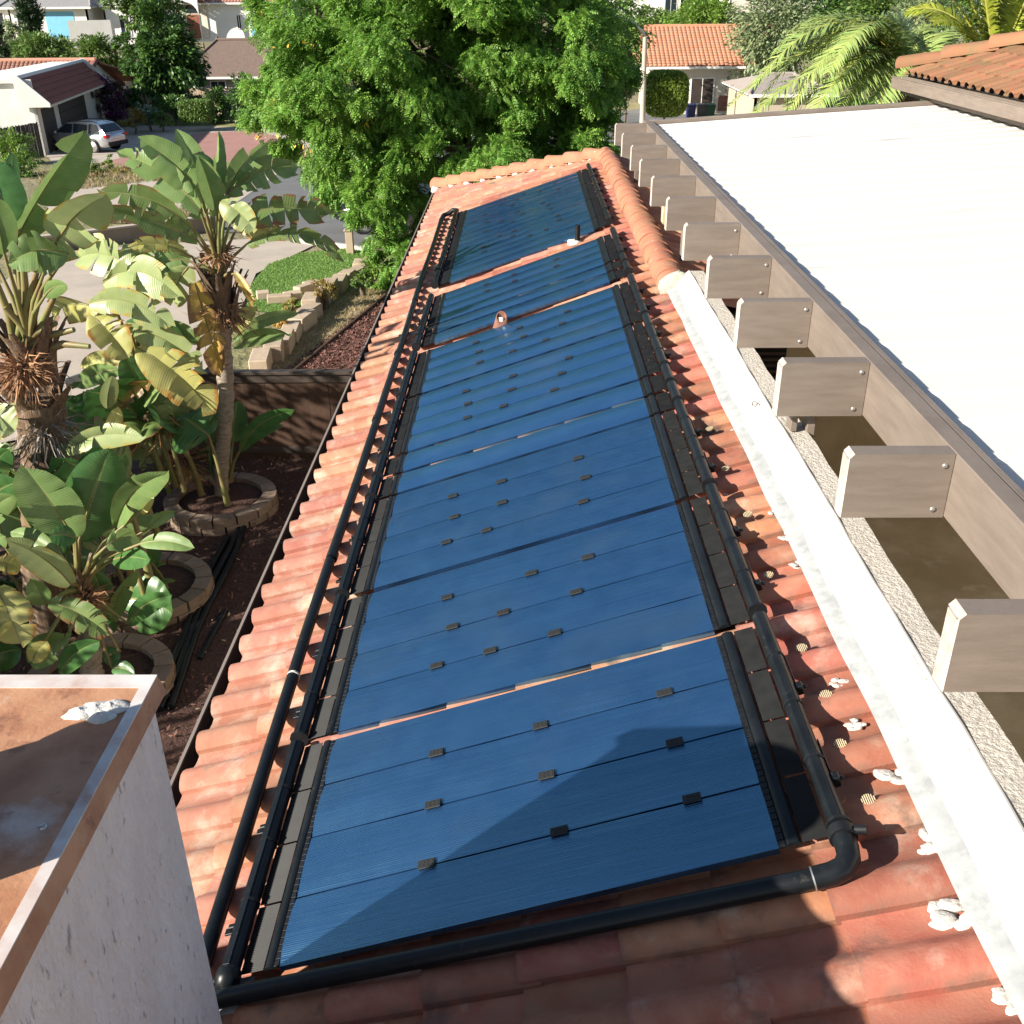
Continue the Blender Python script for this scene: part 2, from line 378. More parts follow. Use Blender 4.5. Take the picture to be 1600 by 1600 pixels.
for k in range(9):
    s0 = -2.55 + .3345*k
    for i in range(2, 72):
        y0 = P0 + W_*i - .0
        x = RP(s0+.2, 0).x
        if y0+.14 > 16.75 + (1.36-x): continue
        vis = (k <= 2) or (k == 8) or (k == 7 and y0 < 2.6) or (y0 < 2.35) or (9.0 < y0+.14 < 9.5) or (11.15 < y0+.14 < 11.85) or y0 > 15.8
        slots.append((k, i, s0, y0, vis))
seen = sorted([q for q in slots if q[4]], key=lambda q: q[3] + (3 if q[0] in (1, 2) and 0 else 0))
part_set = {(q[0], q[1]) for q in seen[:296]}
rotm = Matrix(((Sv.x, 0, Nv.x, 0), (0, 1, 0, 0), (Sv.z, 0, Nv.z, 0), (0, 0, 0, 1)))
rest = MB()
for k, i, s0, y0, vis in slots:
    q = random.Random(k*100+i)
    ds, dy, dh = q.uniform(-.012, .012), q.uniform(-.004, .004), q.uniform(-.003, .003)
    if (k, i) in part_set:
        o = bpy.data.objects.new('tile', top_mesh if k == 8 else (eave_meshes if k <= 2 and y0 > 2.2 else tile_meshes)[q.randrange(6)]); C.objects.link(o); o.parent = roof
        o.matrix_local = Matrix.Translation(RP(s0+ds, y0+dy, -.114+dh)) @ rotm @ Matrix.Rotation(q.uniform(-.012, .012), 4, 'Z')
    else:
        tile_mb(rest, .47 if k == 8 else .40, .021, rjit(i), lambda x, y, h: RP(s0+ds+x, y0+dy+y, -.114+dh+h))
tag(obj('roof_tiles', rest, m_tile_j, roof), kind='stuff')
# tiles of the far slope behind the ridge, seen in the shade
bk = MB(); S2 = Vector((cos(TH), 0, -sin(TH))); N2 = Vector((sin(TH), 0, cos(TH))); O2 = Vector((1.36, 0, zr(1.36)))
for k in range(4):
    for i in range(31, 60):
        y0 = P0 + W_*i
        tile_mb(bk, .40, .021, rjit(i), lambda x, y, h: O2 + S2*(.46+.3345*k-x) + Vector((0, y0+W_-y, 0)) + N2*(-.103+h))
tag(obj('roof_tiles', bk, m_tile_j, roof), kind='stuff')
# ridge and hip caps
def cap_mb(p0, p1, r0, r1, seed, lift=.0):
    mb = MB(); p0, p1 = Vector(p0), Vector(p1); ax = (p1-p0); L = ax.length; ax /= L
    sd = ax.cross(Vector((0, 0, 1))).normalized(); u_ = sd.cross(ax); q = random.Random(seed); n = 12; m = 5; V = []
    for j in range(m+1):
        t = j/m; r = r0+(r1-r0)*t
        for i in range(n+1):
            a = -.25 + (pi+.5)*i/n; rr = r*(1+.03*sin(3*a+seed)+.025*sin(7*t+seed*2+2*a))
            V.append(p0 + ax*(L*t) + sd*(cos(a)*rr) + u_*(sin(a)*rr*.9+lift*(1-t)))
    mb.add(V, [(j*(n+1)+i, j*(n+1)+i+1, (j+1)*(n+1)+i+1, (j+1)*(n+1)+i)[::-1] for j in range(m) for i in range(n)], True)
    e = V[:n+1] + [p0 + ax*.003 + (v-p0)*.86 for v in V[:n+1]]
    mb.add(e, [(i, i+1, i+2+n, i+1+n) for i in range(n)])
    return mb
y = RIDGE_Y0; j = 0
while y < RIDGE_Y1:
    obj('ridge_cap', cap_mb((RIDGE_X, y, zr(RIDGE_X)-.085), (RIDGE_X+rng.uniform(-.012, .012), y+.44, zr(RIDGE_X)-.085), .146, .140, j, .004), m_cap, roof); y += .38; j += 1
hA, hB = Vector((EAVE_X-.02, 19.86, zr(EAVE_X)-.05)), Vector((RIDGE_X, 16.85, zr(RIDGE_X)-.05))
for j in range(10):
    t0, t1 = j/10, (j+1.18)/10
    obj('hip_cap', cap_mb(hA.lerp(hB, t0), hA.lerp(hB, min(t1, 1)), .15, .12, j+40, .045), m_cap, roof)
mo = MB()
for j in range(10): mo.blob(hA.lerp(hB, j/10+.02)+Vector((-.02, -.12, -.03)), .07, .07, .05, j, .3)
mo.blob(hA+Vector((.02, -.16, -.02)), .13, .10, .07, 3, .3)
tag(obj('hip_mortar', mo, m_mortar, roof), kind='stuff')
mo = MB(); mo.blob((RIDGE_X-.0, RIDGE_Y0-.02, zr(RIDGE_X)-.02), .17, .05, .14, 5, .12, 14, 8)
obj('ridge_end_mortar', mo, M('grey_mortar', (.30, .32, .27), (.45, .44, .38), 20, .95, .8, 60), roof)
# gutter
gu = MB(); GX = -1.706; GZ = -3.40
pr = [(-1.60, GZ-.02), (-1.60, GZ-.115), (-1.665, GZ-.125), (-1.69, GZ-.07), (GX, GZ)]
for i in range(4):
    (xa, za), (xb, zb) = pr[i], pr[i+1]
    gu.add([(xa, .2, za), (xb, .2, zb), (xb, 19.9, zb), (xa, 19.9, za)], [(0, 1, 2, 3)])
    gu.add([(xa, .2, za-.004), (xb-.003, .2, zb-.003), (xb-.003, 19.9, zb-.003), (xa, 19.9, za-.004)], [(3, 2, 1, 0)])
gutter = obj('gutter', gu, m_gutter, house)
lp = MB(); lp.box(GX-.009, GX+.007, .2, 19.9, GZ-.004, GZ+.012); obj('gutter_lip', lp, m_lip, gutter)
hg = MB()
for i in range(22):
    yy = .7 + .9*i; hg = MB(); hg.box(-1.70, -1.60, yy, yy+.025, GZ-.018, GZ-.010); obj('hanger', hg, m_gutter, gutter)
fl = MB()
for i in range(26): fl.blob((-1.635+rng.uniform(-.02, .02), rng.uniform(2, 9), GZ-.10), .03, rng.uniform(.03, .14), .02, i, .4, 6, 4)
tag(obj('gutter_debris', fl, M('debris', (.03, .024, .02), (.07, .05, .035), 40, .95), gutter), kind='stuff')
# walls, eave soffit, parapet
wl = MB(); wl.box(-1.15, -1.0, -3, 19.2, -6.2, -3.42); wl.box(-1.15, 1.3, 19.05, 19.2, -6.2, -3.42); obj('wall', wl, m_sidewall, house)
sf = MB(); sf.box(-1.62, -1.1, .2, 19.6, -3.47, -3.42); obj('soffit', sf, m_wood, house)
fa = MB(); fa.box(-1.615, -1.595, .2, 19.85, -3.58, -3.40); obj('fascia', fa, m_gutter, house)
PY0, PY1 = -1.0, 8.72
par = MB(); par.box(1.46, 1.57, PY0, PY1, -6.2, -2.175); obj('parapet_wall', par, m_stucco, house)
def wavy(x, y, a=.012): return .55*a*(sin(y*3.1)+.6*sin(y*7.7+1)+.4*sin(y*17.3+x*3))
led = MB(); n = 80; V = []
for i in range(n+1):
    yy = PY0+(PY1-PY0)*i/n
    for x, z in ((1.425, -2.176), (1.448, -2.170), (1.568, -2.168), (1.575, -2.20)): V.append((x+wavy(x, yy, .005), yy, z+.004*sin(yy*13+x*40)))
led.add(V, [(i*4+j, i*4+j+1, i*4+5+j, i*4+4+j) for i in range(n) for j in range(3)], False); obj('stucco_ledge', led, m_stucco, house)
can = MB(); V = []; n = 120
for i in range(n+1):
    yy = PY0+(PY1-PY0)*i/n
    for x, z in ((1.325+wavy(1, yy, .007), -2.300), (1.335, -2.288), (1.42, -2.182), (1.440+wavy(2, yy, .006), -2.163), (1.449+wavy(2, yy, .006), -2.165)): V.append((x, yy, z))
can.add(V, [(i*5+j, i*5+j+1, i*5+6+j, i*5+5+j) for i in range(n) for j in range(4)], False)
can.add([(1.325, PY1, -2.30), (1.335, PY1, -2.288), (1.42, PY1, -2.182), (1.449, PY1, -2.165), (1.449, PY1, -2.4)], [(4, 3, 2, 1, 0)])
cant = obj('white_parapet_face', can, m_white, house)
fs = MB(); V = []
for i in range(n+1):
    yy = PY0+(PY1-PY0)*i/n
    for x, z in ((1.262+.004*sin(yy*5), zr(1.262)-.018), (1.266, zr(1.262)-.006), (1.30, -2.312), (1.345, -2.288)): V.append((x, yy, z + .003*sin(yy*9)))
fs.add(V, [(i*4+j, i*4+j+1, i*4+5+j, i*4+4+j) for i in range(n) for j in range(3)], True); obj('flashing', fs, m_flash, house)
# scribbled mark on the white face
q0 = at(1179, 630, 4.75); t_ = (q0.z+2.288)/(.108); mk = MB()
def on_cant(px, py):
    d = ray(px, py); nn = Vector((-.108, 0, .085)).normalized(); p = Vector((1.335, 0, -2.288)) + nn*.004
    return d*(p.dot(nn)/d.dot(nn))
mk.tube([on_cant(1179+4*cos(a*.5), 631+4*sin(a*.5)) for a in range(13)], .0022, 5)
mk.tube([on_cant(1181, 632), on_cant(1185, 629), on_cant(1187, 634)], .002, 5)
obj('ink_mark', mk, m_dark, cant)
# mortar patches and adhesive pads along the right-hand tiles
mort = [((1468, 1310), .07), ((1495, 1430), .075), ((1395, 1215), .06), ((1430, 1200), .05), ((1275, 915), .05), ((1230, 835), .05), ((1165, 690), .04), ((1135, 655), .04), ((1130, 1270-500), .03),
        ((1262, 1020-60), .045), ((1210, 800), .04), ((1190, 745), .035), ((1340, 1130), .04), ((1310, 1065), .04), ((1245, 880), .035), ((1560, 1555), .04), ((1590, 1560), .05), ((1150, 760-90), .03)]
for (px, py), r in mort:
    d = ray(px, py); p = d*((-2.675)/d.dot(Nv)); mb = MB()
    r *= .72
    for q in range(6): mb.blob(p + Sv*rng.uniform(-r, r)*.9 + Vector((0, rng.uniform(-r, r)*.7, 0)) + Nv*rng.uniform(-.022, .004), r*rng.uniform(.5, 1.0), r*rng.uniform(.35, .7), r*.16, rng.randrange(99), .18, 14, 10)
    obj('mortar_patch', mb, m_mortar, roof)
m_pad = M('pad_yellow', (.55, .45, .26), (.42, .36, .25), 40, .8)
for px, py in [(1252, 1010), (1290, 1083), (1312, 1160), (1356, 1247), (1200, 896), (1168, 801), (1133, 730), (1108, 668)]:
    d = ray(px, py); p = d*((-2.622)/d.dot(Nv)); mb = MB()
    for j in range(7):
        t = (j-3)/3.2; L = .024*sqrt(max(0, 1-t*t)); mb.cbox(p + Vector((0, -L, 0)) + Sv*(t*.022-.002) + Nv*-.014, Vector((0, 2*L, 0)), Sv*.004, Nv*.011, .001)
    obj('adhesive_pad', mb, m_pad, roof)
rebase(house, (0, 9, -5.8))

# ============================================================ vents on the roof
vp = thing('vent_pipe', 'short black vent pipe in a mortar collar in the gap below the far panels', 'vent pipe')
p = RP(-.2, 11.72, -.05); mb = MB(); mb.tube([p, p+Vector((0, 0, .20))], .030, 14); mb.tube([p+Vector((0, 0, .20)), p+Vector((0, 0, .202))], .025, 14)
obj('pipe', mb, m_rubber, vp); mb = MB(); mb.blob(p+Vector((-.03, 0, 0)), .09, .09, .035, 3, .2, 14, 8); obj('mortar_collar', mb, m_mortar, vp); rebase(vp, p)
vc = thing('vent_hood', 'small terracotta vent hood with a dark mouth and white pipe between two panels', 'vent hood')
p = RP(-1.075, 9.22, -.055); n = 16
def hood_pt(t, a, k=1.0): r = (.095-.044*t)*k; return p + Vector((cos(a)*r, sin(a)*r*1.1 + .02 + .05*t, (.125*t + .04*t*sin(a))))
mb = MB(); V = [hood_pt(j/4, 2*pi*i/n) for j in range(5) for i in range(n)] + [hood_pt(1, 2*pi*i/n, .82) for i in range(n)] + [hood_pt(.2, 2*pi*i/n, .6) for i in range(n)]
mb.add(V, [(j*n+i, j*n+(i+1) % n, (j+1)*n+(i+1) % n, (j+1)*n+i) for j in range(6) for i in range(n)], True); obj('hood', mb, M('hood_terracotta', (.17, .075, .05), (.22, .10, .07), 12, .8, .3, 60), vc)
mb = MB(); mb.add([hood_pt(.35, 2*pi*i/n, .62) for i in range(n)], [tuple(range(n))]); obj('mouth_shade', mb, m_dark, vc)  # near-black disc standing in for the shade inside the hood mouth
mb = MB(); mb.tube([hood_pt(.35, 0, 0), hood_pt(.93, 0, 0)], .026, 12); obj('inner_pipe', mb, m_white, vc); rebase(vc, p)

# ============================================================ solar heating panels
m_abs = bpy.data.materials.new('absorber'); m_abs.use_nodes = True
N = m_abs.node_tree.nodes; L = m_abs.node_tree.links; b = N['Principled BSDF']
b.inputs['IOR'].default_value = 3.9; b.inputs['Specular Tint'].default_value = (.36, .74, 1.0, 1)
g = N.new('ShaderNodeNewGeometry'); mp = N.new('ShaderNodeMapping'); mp.inputs['Scale'].default_value = (1.2, 150, 1.2); L.new(g.outputs['Position'], mp.inputs[0])
nz = N.new('ShaderNodeTexNoise'); nz.inputs['Scale'].default_value = 1.0; nz.inputs['Detail'].default_value = 7; L.new(mp.outputs[0], nz.inputs[0])
nz2 = N.new('ShaderNodeTexNoise'); nz2.inputs['Scale'].default_value = 7; nz2.inputs['Detail'].default_value = 6; L.new(g.outputs['Position'], nz2.inputs[0])
mul = N.new('ShaderNodeMath'); mul.operation = 'MULTIPLY'; L.new(nz.outputs[0], mul.inputs[0]); L.new(nz2.outputs[0], mul.inputs[1])
mr = N.new('ShaderNodeMapRange'); mr.inputs[1].default_value = .05; mr.inputs[2].default_value = .50; L.new(mul.outputs[0], mr.inputs[0])
mx = N.new('ShaderNodeMix'); mx.data_type = 'RGBA'; mx.inputs[6].default_value = (.009, .031, .090, 1); mx.inputs[7].default_value = (.022, .062, .145, 1)
L.new(mr.outputs[0], mx.inputs[0])
sy = N.new('ShaderNodeSeparateXYZ'); L.new(g.outputs['Position'], sy.inputs[0])
def _mm(op, a, c=0.0):
    x = N.new('ShaderNodeMath'); x.operation = op; L.new(a, x.inputs[0]); x.inputs[1].default_value = c; return x.outputs[0]
tube = _mm('POWER', _mm('ADD', _mm('MULTIPLY', _mm('SINE', _mm('MULTIPLY', sy.outputs[1], 6.28318/.0085)), .5), .5), 3.0)   # the dark groove between the little tubes
nz3 = N.new('ShaderNodeTexNoise'); nz3.inputs['Scale'].default_value = 2.2; nz3.inputs['Detail'].default_value = 8; L.new(g.outputs['Position'], nz3.inputs[0])
dst = N.new('ShaderNodeMapRange'); dst.inputs[1].default_value = .50; dst.inputs[2].default_value = .78; dst.inputs[4].default_value = .35; L.new(nz3.outputs[0], dst.inputs[0])
dmx = N.new('ShaderNodeMix'); dmx.data_type = 'RGBA'; L.new(dst.outputs[0], dmx.inputs[0]); L.new(mx.outputs[2], dmx.inputs[6]); dmx.inputs[7].default_value = (.060, .085, .115, 1)   # dust film
gmx = N.new('ShaderNodeMix'); gmx.data_type = 'RGBA'; L.new(_mm('MULTIPLY', tube, .75), gmx.inputs[0]); L.new(dmx.outputs[2], gmx.inputs[6]); gmx.inputs[7].default_value = (.003, .008, .022, 1)
L.new(gmx.outputs[2], b.inputs['Base Color'])
abp = N.new('ShaderNodeBump'); abp.inputs['Strength'].default_value = .55; abp.inputs['Distance'].default_value = .002; abp.invert = True; hsum = N.new('ShaderNodeMath'); hsum.operation = 'ADD'; L.new(tube, hsum.inputs[0]); L.new(_mm('MULTIPLY', nz.outputs[0], 1.5), hsum.inputs[1]); L.new(hsum.outputs[0], abp.inputs['Height']); L.new(abp.outputs[0], b.inputs['Normal'])
rr = N.new('ShaderNodeMapRange'); rr.inputs[3].default_value = .15; rr.inputs[4].default_value = .21; L.new(nz2.outputs[0], rr.inputs[0]); L.new(rr.outputs[0], b.inputs['Roughness'])

m_abs_far = m_abs.copy(); m_abs_far.name = 'absorber_far'                # tubes too fine to resolve: only a trace of relief
for q_ in m_abs_far.node_tree.nodes:
    if q_.type == 'BUMP': q_.inputs['Strength'].default_value = .08
def slant(y): return .02 + .15*math.exp(-((y-10.8)/2.6)**2) + .03*max(0, min(1, (y-5)/6))
def RPs(s, y, h=0.0): return RP(s, y + slant(y)*(s+1.745)/1.765, h)
SL, SR = -1.745, .022
HL, HR = -1.925, .222
def fin_mb(sa, sb, y0, y1, ribs, h):
    mb = MB(); V = []; n = ribs*2
    for i in range(n+1):
        yy = y0+(y1-y0)*i/n; hh = h+(.0035 if i % 2 else 0)
        V += [RPs(sa, yy, hh), RPs(sb, yy, hh)]
    return mb.add(V, [(2*i, 2*i+1, 2*i+3, 2*i+2) for i in range(n)])
def cover_mb(sa, sb, y0, y1, h, r):
    mb = MB(); V = []; n = 7
    for yy in (y0, y1):
        for i in range(n+1):
            a = pi*i/n; V.append(RPs((sa+sb)/2-cos(a)*(sb-sa)/2, yy, h+r*sin(a)))
    mb.add(V, [(i, i+1, i+2+n, i+1+n) for i in range(n)], True); mb.add(V[:n+1], [tuple(range(n+1))]); mb.add(V[n+1:], [tuple(range(n+1))[::-1]])
    return mb
def panel(label, edges, clips=(), group='solar heating panels in a row up the tiled roof', near=False):
    t = thing('solar_panel', label, 'solar panel', group); y0, y1 = edges[0], edges[-1]
    q = random.Random(int(y0*100))
    for i in range(len(edges)-1):
        a, c = edges[i]+.004, edges[i+1]-.004; V = []; tl, tr = q.uniform(-.003, .003), q.uniform(-.003, .003)
        n = 8; mb = MB(); ns = 6
        for j in range(ns+1):
            s = SL+(SR-SL)*j/ns; sag = .0035*sin(j*1.7+i*2+y0)
            for k in range(n+1):
                u = k/n; hh = .007*sin(pi*u) + (u-.5)*(tl+(tr-tl)*j/ns) + sag*(4*u*(1-u))
                V.append(RPs(s, a+(c-a)*u, hh))
        mb.add(V, [(j*(n+1)+k, (j+1)*(n+1)+k, (j+1)*(n+1)+k+1, j*(n+1)+k+1) for j in range(ns) for k in range(n)], True)
        V = [RPs(SL, a, 0), RPs(SR, a, 0), RPs(SR, a, -.024), RPs(SL, a, -.024)]; mb.add(V, [(3, 2, 1, 0)])
        V = [RPs(SL, c, 0), RPs(SR, c, 0), RPs(SR, c, -.024), RPs(SL, c, -.024)]; mb.add(V, [(0, 1, 2, 3)])
        obj('absorber_strip', mb, m_abs if near else m_abs_far, t)
        rb = 37 if near else 20
        obj('fin_plate', fin_mb(-1.890, -1.803, a+.001, c-.001, rb, .002), m_fin, t)
        obj('fin_plate', fin_mb(.100, .182, a+.001, c-.001, rb, .002), m_fin, t)
        obj('header_tube', MB().tube([RPs(HL, edges[i]+.012, .02), RPs(HL, edges[i+1], .02)], .035, 12), m_pipe, t)
        obj('header_tube', MB().tube([RPs(HR, edges[i]+.012, .036), RPs(HR, edges[i+1], .036)], .033, 12), m_pipe, t)
        cl = MB(); cl.tube([RPs(HL, edges[i], .02), RPs(HL, edges[i]+.012, .02)], .0385 if i else .044, 12, smooth=False); obj('collar', cl, m_rubber, t)
        cl = MB(); cl.tube([RPs(HR, edges[i], .036), RPs(HR, edges[i]+.012, .036)], .0365 if i else .043, 12, smooth=False); obj('collar', cl, m_rubber, t)
    fl = MB()                                                    # flat rail of each header
    for s in (HL, HR): fl = MB(); fl.cbox(RPs(s-.012, y0+.02, .052 if s == HL else .066), Sv*.024, Vector((0, y1-y0-.03, 0)), Nv*.004, .001); obj('header_rail', fl, m_pipe, t)
    obj('edge_cover', cover_mb(-1.802, -1.762, y0+.005, y1-.005, -.004, .013), m_pipe, t)
    obj('edge_cover', cover_mb(.044, .096, y0+.005, y1-.005, -.004, .016), m_pipe, t)
    ck = MB(); nt_ = int((y1-y0)/.03)
    for i in range(nt_):
        ya = y0+.006+i*(y1-y0-.012)/nt_; yb = ya+(y1-y0-.012)/nt_*.86
        for sa, sb in ((-1.763, -1.744), (.021, .045)):
            ck.cbox(RPs(sa, ya, -.006), Sv*(sb-sa), Vector((0, yb-ya, 0)), Nv*.011, .001)
    tag(obj('rubber_teeth', ck, m_rubber, t), kind='stuff')
    for i in range(int((y1-y0)/.45)):
        yy = y0+.2+.5*i; br = MB(); br.cbox(RP(HL-.085, yy, -.005), Sv*.06, Vector((0, .03, 0)), Nv*.01, .002); br.cbox(RP(HL-.06, yy+.004, .0), Sv*.03, Vector((0, .02, 0)), Nv*.03, .003); obj('bracket', br, m_pipe, t)
        yr = yy+slant(yy); br = MB(); br.cbox(RP(HR+.03, yr, .0), Sv*.03, Vector((0, .035, 0)), Nv*.045, .004); br.tube([RP(HR+.045, yr+.016, .03), RP(HR+.075, yr+.016, .025)], .008, 6); obj('clamp', br, m_pipe, t)
        br = MB(); br.cbox(RP(HR+.034, yr+.05, .005), Sv*.006, Vector((0, .16, 0)), Nv*.035, .002); obj('clip_strip', br, m_pipe, t)
    for s, y in clips:
        cb = MB(); p = RPs(s, y, .006); cb.cbox(p+Sv*-.033+Vector((0, -.021, 0)), Sv*.066, Vector((0, .042, 0)), Nv*.006, .002)
        for dx in (-.018, -.002, .015):
            for dy in (-.012, .004): cb.box(0, 0, 0, 0, 0, 0) if False else cb.cbox(p+Sv*dx+Vector((0, dy, .0))+Nv*.006, Sv*.011, Vector((0, .007, 0)), Nv*.002, .0005)
        obj('clip', cb, m_clip, t)
    rebase(t, RP(-.86, (y0+y1)/2, -.1)); return t
def ev(a, b, n): return [a+(b-a)*i/n for i in range(n+1)]
panel('nearest blue solar panel, half under the dark chimney shadow', ev(2.365, 3.572, 4), [(-.24, 3.28), (-.77, 3.28), (-1.23, 3.28), (-.24, 2.975), (-.75, 2.975), (-1.22, 2.975), (-.22, 2.67), (-.71, 2.67), (-1.22, 2.67)], near=True)
panel('fully sunlit blue solar panel next beyond the one in the chimney shadow', ev(3.614, 4.818, 4), [(-.49, 4.524), (-.8, 4.524), (-1.27, 4.524), (-.57, 4.222), (-.95, 4.222), (-1.22, 4.222), (-.69, 3.92), (-1.01, 3.92), (-1.28, 3.92)], near=True)
panel('blue solar panel of four strips just before two single unclipped strips', ev(4.858, 6.055, 4), [(-.48, 5.76), (-.99, 5.76), (-1.32, 5.76), (-.45, 5.457), (-.98, 5.457), (-1.29, 5.457), (-.48, 5.156), (-1.07, 5.156), (-1.32, 5.156)], near=True)
panel('single blue solar strip without clips, nearer of the two in mid roof', ev(6.085, 6.395, 1))
panel('single blue solar strip without clips, farther of the two in mid roof', ev(6.430, 6.740, 1))
panel('light blue solar panel of four strips just beyond the two single mid-roof strips', ev(6.775, 7.955, 4), [(-.46, 7.666), (-.93, 7.666), (-1.33, 7.666), (-.53, 7.367), (-.94, 7.367), (-1.3, 7.367), (-.6, 7.07), (-1.0, 7.07), (-1.29, 7.07)])
panel('light blue solar panel whose far edge meets the terracotta vent hood', ev(7.995, 9.175, 4), [(-.42, 8.886), (-.88, 8.886), (-1.3, 8.886), (-.48, 8.587), (-.84, 8.587), (-1.26, 8.587), (-.64, 8.288), (-.94, 8.288), (-1.24, 8.288)])
panel('single dark solar strip right behind the terracotta vent hood', ev(9.36, 9.655, 1))
panel('single dark greenish solar strip below the panel that faces the vent pipe', ev(9.70, 9.98, 1))
panel('dark teal solar panel of four strips just below the black vent pipe', ev(10.03, 11.19, 4), [(-.46, 10.9), (-.95, 10.9), (-1.27, 10.9), (-.47, 10.61), (-.94, 10.61), (-1.25, 10.61)])
panel('two-strip dark solar panel directly above the black vent pipe', ev(11.66, 12.29, 2))
_cl = lambda ys: [(s+rng.uniform(-.15, .15), y) for y in ys for s in (-.45, -.9, -1.3)]
panel('dark teal four-strip solar panel just beyond the two-strip one', ev(12.31, 13.53, 4), _cl([12.615, 12.92, 13.225]))
panel('dark teal solar panel second from the far hip', ev(13.55, 14.77, 4), _cl([13.855, 14.16, 14.465]))
panel('dark teal solar panel farthest up the roof, beside the terracotta hip', ev(14.79, 16.01, 4), _cl([15.095, 15.4, 15.705]))

# black pipes on the roof
t = thing('feed_pipe', 'long straight black pipe running the whole length beside the left panel header', 'pipe')
pts = [RP(-2.06-.0075*(y-2.2) + .006*sin(y*.9), y, .015+.006*sin(y*1.7)) for y in np.arange(1.7, 16.01, .7)]
obj('pipe', MB().tube(pts, .0315, 14), m_pipe, t)
e = RP(-2.163, 16.05, .02); f_ = RP(HL, 16.16, .02)
obj('end_elbow', MB().tube([pts[-1]+Vector((0, -.05, 0)), pts[-1]+Vector((0, .1, 0)), e+Vector((.02, .12, 0)), e+Vector((.08, .17, .01)), f_+Vector((-.06, .03, 0)), f_, f_+Vector((0, -.17, 0))], .036, 12), m_rubber, t)
cw = MB()
for y in (4.15,): cw.tube([RP(-2.06-.0075*(y-2.2), y, .018), RP(-2.06-.0075*(y-2.2), y+.012, .018)], .034, 14)
obj('white_band', cw, m_white, t)
for y in (5.35, 7.6, 9.3, 11.2):
    obj('coupling', MB().tube([RP(-2.06-.0075*(y-2.2), y, .018), RP(-2.06-.0075*(y-2.2), y+.07, .018)], .036, 14), m_pipe, t)
rebase(t, pts[0])
t = thing('return_pipe', 'black pipe crossing below the nearest panel, elbow at its right end', 'pipe')
ph = .015; el = [RP(HR, 2.36, .036), RP(HR, 2.30, .034), RP(HR-.006, 2.265, .03), RP(HR-.03, 2.238, .024), RP(HR-.07, 2.23, .018), RP(HR-.13, 2.23, ph)]
obj('elbow', MB().tube(el, .037, 16), m_pipe, t)
obj('collar', MB().tube([RP(HR, 2.335, .036), RP(HR, 2.372, .036)], .045, 16), m_rubber, t)
obj('clamp_knob', MB().tube([RP(HR+.04, 2.35, .05), RP(HR+.075, 2.34, .05)], .016, 8), m_rubber, t)
obj('pipe', MB().tube([RP(HR-.13, 2.23, ph), RP(-.6, 2.245, ph), RP(-1.3, 2.262, ph), RP(-2.3, 2.29, ph)], .0325, 16), m_pipe, t)
obj('seam_ring', MB().tube([RP(HR-.125, 2.23, ph), RP(HR-.130, 2.23, ph)], .0378, 16), m_steel, t)
rebase(t, RP(HR, 2.3, 0))
t = thing('header_cap', 'black end cap closing the near end of the left panel header', 'pipe cap')
obj('cap', MB().lathe(RP(HL, 2.366, .02), (0, -1, 0), [(0, .044), (.03, .045), (.035, .040), (.055, .034), (.06, .0)], 16), m_pipe, t)
obj('clamp_screw', MB().tube([RP(HL-.045, 2.35, .02), RP(HL-.065, 2.35, .02)], .012, 8), m_rubber, t); rebase(t, RP(HL, 2.35, 0))
fp = MB(); fp.cbox(RP(-2.03, 2.15, -.052), Sv*.17, Vector((0, .24, 0)), Nv*.02, .004); tag(obj('rubber_flashing', fp, m_flash), 'small grey metal flashing sheet under the left header end cap by the chimney', 'flashing')

# ============================================================ chimney in the foreground
ch = thing('chimney', 'pink stuccoed chimney with a rusty flat metal cap at the lower left', 'chimney')
mb = MB(); mb.box(-1.50, -.935, .60, 2.02, -6.2, -1.60); obj('shaft', mb, m_chim, ch)
m_rust = M('rusty_cap', (.34, .145, .075), (.47, .25, .14), 7, .6, .25, 40, c3=(.60, .55, .50), s3=2.4, t3=(.53, .68), c4=(.20, .085, .05), s4=9, t4=(.58, .7))
b = m_rust.node_tree.nodes['Principled BSDF']
mb = MB(); zt = -1.515
V = [(-1.53, .57, zt), (-.918, .57, zt), (-.918, 2.036, zt), (-1.53, 2.036, zt), (-1.54, .56, zt-.058), (-.908, .56, zt-.058), (-.908, 2.05, zt-.058), (-1.54, 2.05, zt-.058), (-1.5, .6, zt-.075), (-.93, .6, zt-.075), (-.93, 2.025, zt-.075), (-1.5, 2.025, zt-.075)]
mb.add(V, [(0, 1, 2, 3), (0, 4, 5, 1), (1, 5, 6, 2), (2, 6, 7, 3), (3, 7, 4, 0), (4, 8, 9, 5), (5, 9, 10, 6), (6, 10, 11, 7), (7, 11, 8, 4)]); cap = obj('metal_cap', mb, m_rust, ch)
mb = MB(); mb.box(-.945, -.9175, .57, 2.0365, zt-.001, zt+.0025); mb.box(-1.53, -.945, 1.985, 2.0365, zt-.001, zt+.0025)
obj('cap_rim', mb, M('white_rim', (.62, .60, .58), (.50, .40, .36), 8, .6, c3=(.42, .27, .2), s3=6, t3=(.58, .72)), ch)
mb = MB()
for dx, dy, r in ((-1.02, 1.90, .05), (-.985, 1.905, .045), (-1.05, 1.885, .04), (-1.0, 1.875, .04)): mb.blob((dx, dy, zt), r, r*.6, .012, int(r*1000)+int(dx*-50), .22, 16, 10)
obj('sealant_lump', mb, m_mortar, ch)
mb = MB(); mb.lathe((-.985, 1.52, zt), (0, 0, 1), [(0, .009), (.005, .009), (.008, .005), (.008, 0)], 10); obj('rivet', mb, m_steel, ch)
mb = MB(); mb.lathe((-1.33, 1.44, zt), (0, 0, 1), [(0, .21), (.22, .20), (.22, .225), (.27, .225), (.30, .18), (.30, 0)], 20); obj('flue_cap', mb, m_rust, ch)
rebase(ch, (-1.22, 1.3, -5.8))

